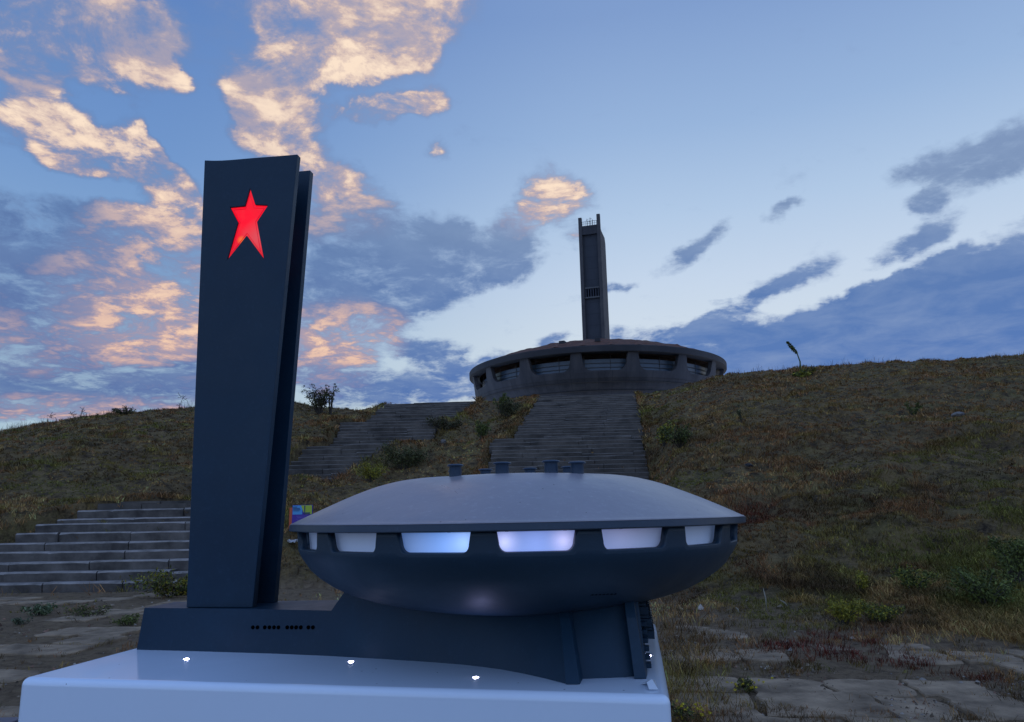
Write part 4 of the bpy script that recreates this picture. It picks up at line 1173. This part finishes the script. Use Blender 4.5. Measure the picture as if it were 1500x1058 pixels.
    V_, F_ = saucer_wall(fr, low, .640, 1.405, 1.4135, 1.461, NW, A0, HALF - .1, 1.6, .45, .02, .42)
    bowl = part('saucer_bowl', V_, F_, paint_bowl, root); fixn(bowl); smooth_by_angle(bowl, 32)
    MB().lathe(fr, [(.0005, 1.2225), (.1, 1.2228)], 64).build('bowl_bottom', paint, bowl)
    sm_ = bowl.modifiers.new('s', 'SOLIDIFY'); sm_.thickness = .020; sm_.offset = -1
    # make sure the wall thickens inwards
    if bowl.data.polygons[0].normal.z > 0: sm_.offset = 1
    # glow of the LEDs behind the near panes, painted as emission spots on them
    for (ang, st_, rad, c) in ((-92.2, .75, .075, (.40, .60, 1.0)), (-83.8, .85, .050, (.75, .70, 1.0)), (-71.2, .70, .050, (.80, .68, .95)), (-97.0, .62, .22, (.12, .34, 1.0)), (-77.1, .62, .26, (.24, .36, 1.0)), (-58, .22, .20, (.45, .42, .8))):
        a = math.radians(ang); p = mfr(CU + .598 * math.cos(a), CV + .598 * math.sin(a), 1.436)
        PANE_GLOWS.append((p, rad, st_, c))
    pm = pane_mat(); pitch = 360 / NW
    for k in range(NW):
        V_, F_ = [], []; n = 14
        for j in range(n + 1):
            a = math.radians(A0 + pitch * k - pitch * .47 + pitch * .94 * j / n)
            for (r, z) in ((.602, 1.398), (.605, 1.43), (.608, 1.458)): V_.append(fr(r * math.cos(a), r * math.sin(a), z))
        for j in range(n):
            for q in (0, 1): F_.append((j * 3 + q, j * 3 + 3 + q, j * 3 + 4 + q, j * 3 + 1 + q))
        part('window_pane', V_, F_, pm, bowl, True)
    # inscription pressed in the underside
    ins_ = MB()
    for k in range(7):
        px = 867 + k * 5.6; d = ray(px, 871.5 - .25 * k)
        uu, vv = d[0] * math.cos(MA) - d[1] * math.sin(MA), d[0] * math.sin(MA) + d[1] * math.cos(MA)
        best = None
        for v in np.linspace(1.7, 2.2, 400):
            u = uu / vv * v; z = EYE + d[2] / vv * v
            if z <= bowlz(u, v) + .0 and math.hypot(u - CU, v - CV) < .63 and False: pass
            if math.hypot(u - CU, v - CV) < .62 and z >= bowlz(u, v): best = (u, v, z); break
        if best:
            u, v, z = best; ins_.box(mfr, (u - .0035, v - .0012, z - .0014), (u + .0035, v + .004, z + .0014))
    if ins_.v: ins_.build('inscription', black, bowl)
    # lid
    LR = [.0, .06, .12, .2, .28, .35, .42, .48, .53, .58, .62, .652]
    LZ = [1.6065, 1.6068, 1.6068, 1.6055, 1.6035, 1.598, 1.580, 1.5585, 1.5375, 1.5155, 1.497, 1.4818]
    from_r = list(zip(LR, LZ))
    fine_r = np.concatenate([np.linspace(.001, .652, 60)])
    zf = np.interp(fine_r, LR, LZ)
    for _ in range(5): zf[1:-1] = .25 * zf[:-2] + .5 * zf[1:-1] + .25 * zf[2:]
    prof_ = [(.648, 1.4770), (.6565, 1.4772), (.6590, 1.4782), (.6580, 1.4800), (.655, 1.4812)] + [(r, z) for r, z in zip(fine_r[::-1], zf[::-1])]
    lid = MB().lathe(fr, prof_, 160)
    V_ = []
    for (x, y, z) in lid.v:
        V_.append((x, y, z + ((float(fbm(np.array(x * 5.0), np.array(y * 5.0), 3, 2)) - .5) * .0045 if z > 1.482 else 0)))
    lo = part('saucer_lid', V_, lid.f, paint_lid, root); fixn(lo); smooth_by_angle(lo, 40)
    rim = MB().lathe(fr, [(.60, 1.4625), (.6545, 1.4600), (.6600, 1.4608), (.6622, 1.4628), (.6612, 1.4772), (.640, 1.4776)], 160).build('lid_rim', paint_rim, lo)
    fixn(rim); smooth_by_angle(rim, 28)
    vents = [(-.116, -.31, 1.629, .0200), (-.188, -.02, 1.630, .0195), (-.126, .15, 1.6415, .0215), (.009, -.296, 1.632, .0225), (.016, .19, 1.6430, .0225), (.138, -.271, 1.6345, .0225), (.150, .11, 1.6400, .0215), (.207, -.259, 1.630, .0215)]
    for (a, b_, zt_, r) in vents:
        z0 = float(np.interp(math.hypot(a, b_), LR, LZ)) - .008
        f2 = lambda p, q, z, a=a, b_=b_: fr(a + p, b_ + q, z)
        v_ = MB().lathe(f2, [(r * .84, z0), (r * .80, zt_ - .007), (r * .83, zt_ - .0055), (r * 1.06, zt_ - .0045), (r * 1.10, zt_ - .0025), (r * 1.04, zt_ - .0005), (r * .8, zt_ + .0008), (.0004, zt_ + .0015)], 32).build('roof_vent', paint_rim, lo)
        smooth_by_angle(v_, 50)
def star_mat(cx, cz):
    m = bpy.data.materials.new('red star'); m.use_nodes = True
    T = NT(m.node_tree); b = m.node_tree.nodes['Principled BSDF']
    b.inputs['Base Color'].default_value = C(.25, .003, .006); b.inputs['Roughness'].default_value = .3; b.inputs['Specular IOR Level'].default_value = .2
    g = T.n('ShaderNodeNewGeometry')
    def near(u, z, rad):
        d = T.n('ShaderNodeVectorMath', operation='DISTANCE'); T.l(g.outputs['Position'], d.inputs[0]); d.inputs[1].default_value = mfr(u, 2.2, z)
        return T.mapr(d.outputs['Value'], rad, 0)
    a = near(cx - .015, cz + .01, .17); h = T.math('POWER', near(cx - .022, cz - .065, .018), 1.0)
    nz = T.noise(g.outputs['Position'], 18, 4, .6)
    e_ = T.mix(a, C(.62, .012, .022), C(1.0, .0, .018))
    e_ = T.mix(T.math('MULTIPLY', T.mapr(nz.outputs['Fac'], .5, .7), .45), e_, C(.80, .03, .04))
    e_ = T.mix(T.math('MULTIPLY', near(cx + .035, cz - .06, .07), .75), e_, C(.62, .10, .12))
    e_ = T.mix(h, e_, C(1.0, .25, .02))
    T.l(e_, b.inputs['Emission Color']); b.inputs['Emission Strength'].default_value = 1.0
    return m
model()

# small things on and by the plinth
def scraps():
    clear = mat('clear tape', (.75, .82, .9), .15, .6)
    V_ = [mfr(-.012, 1.83, PZ + .002), mfr(.020, 1.86, PZ + .004), mfr(.024, 1.775, PZ + .003), mfr(.004, 1.772, PZ + .004), mfr(.000, 1.80, PZ + .012), mfr(.012, 1.815, PZ + .016)]
    F_ = [(0, 4, 5), (0, 5, 1), (1, 5, 2), (5, 4, 3, 2), ]
    o = part('tape_piece', V_, F_, clear, None, False, mfr(.01, 1.8, PZ)); sm_ = o.modifiers.new('s', 'SOLIDIFY'); sm_.thickness = .001
    tagset(o, 'crumpled piece of clear tape on the front right corner of the plinth', 'tape')
    p = [mfr(.0512, 2.12, 1.085), mfr(.0512, 2.14, 1.078), mfr(.056, 2.135, 1.055), mfr(.056, 2.12, 1.057)]
    p = p + [(x - .001, y, z) for x, y, z in p]
    o = part('sticker', p, [(0, 1, 2, 3), (7, 6, 5, 4), (0, 4, 5, 1), (1, 5, 6, 2), (2, 6, 7, 3), (3, 7, 4, 0)], mat('yellow green sticker', (.45, .55, .15), .5), None, False, mfr(.055, 2.12, 1.07))
    tagset(o, 'tiny yellow green tag stuck on the right side of the plinth', 'tag')
    d = ray(-20, 1052); t = -1.38 / d[2]; q = np.array([0, 0, EYE]) + d * t
    fr = frame(math.radians(-2), q[0], q[1], 0)
    root = empty('equipment_case', (q[0], q[1], 0), 'low dark case on the paving at the bottom left corner', 'case')
    o = MB().box(fr, (-.45, 0, .005), (.26, -.4, .10)).build('body', mat('dark case', (.02, .035, .07), .4), root); fixn(o); bevel(o, .01)
    o = MB().box(fr, (-.455, .004, .101), (.264, -.404, .122)).build('lid', mat('case lid', (.035, .05, .085), .35), root); fixn(o); bevel(o, .008)
scraps()
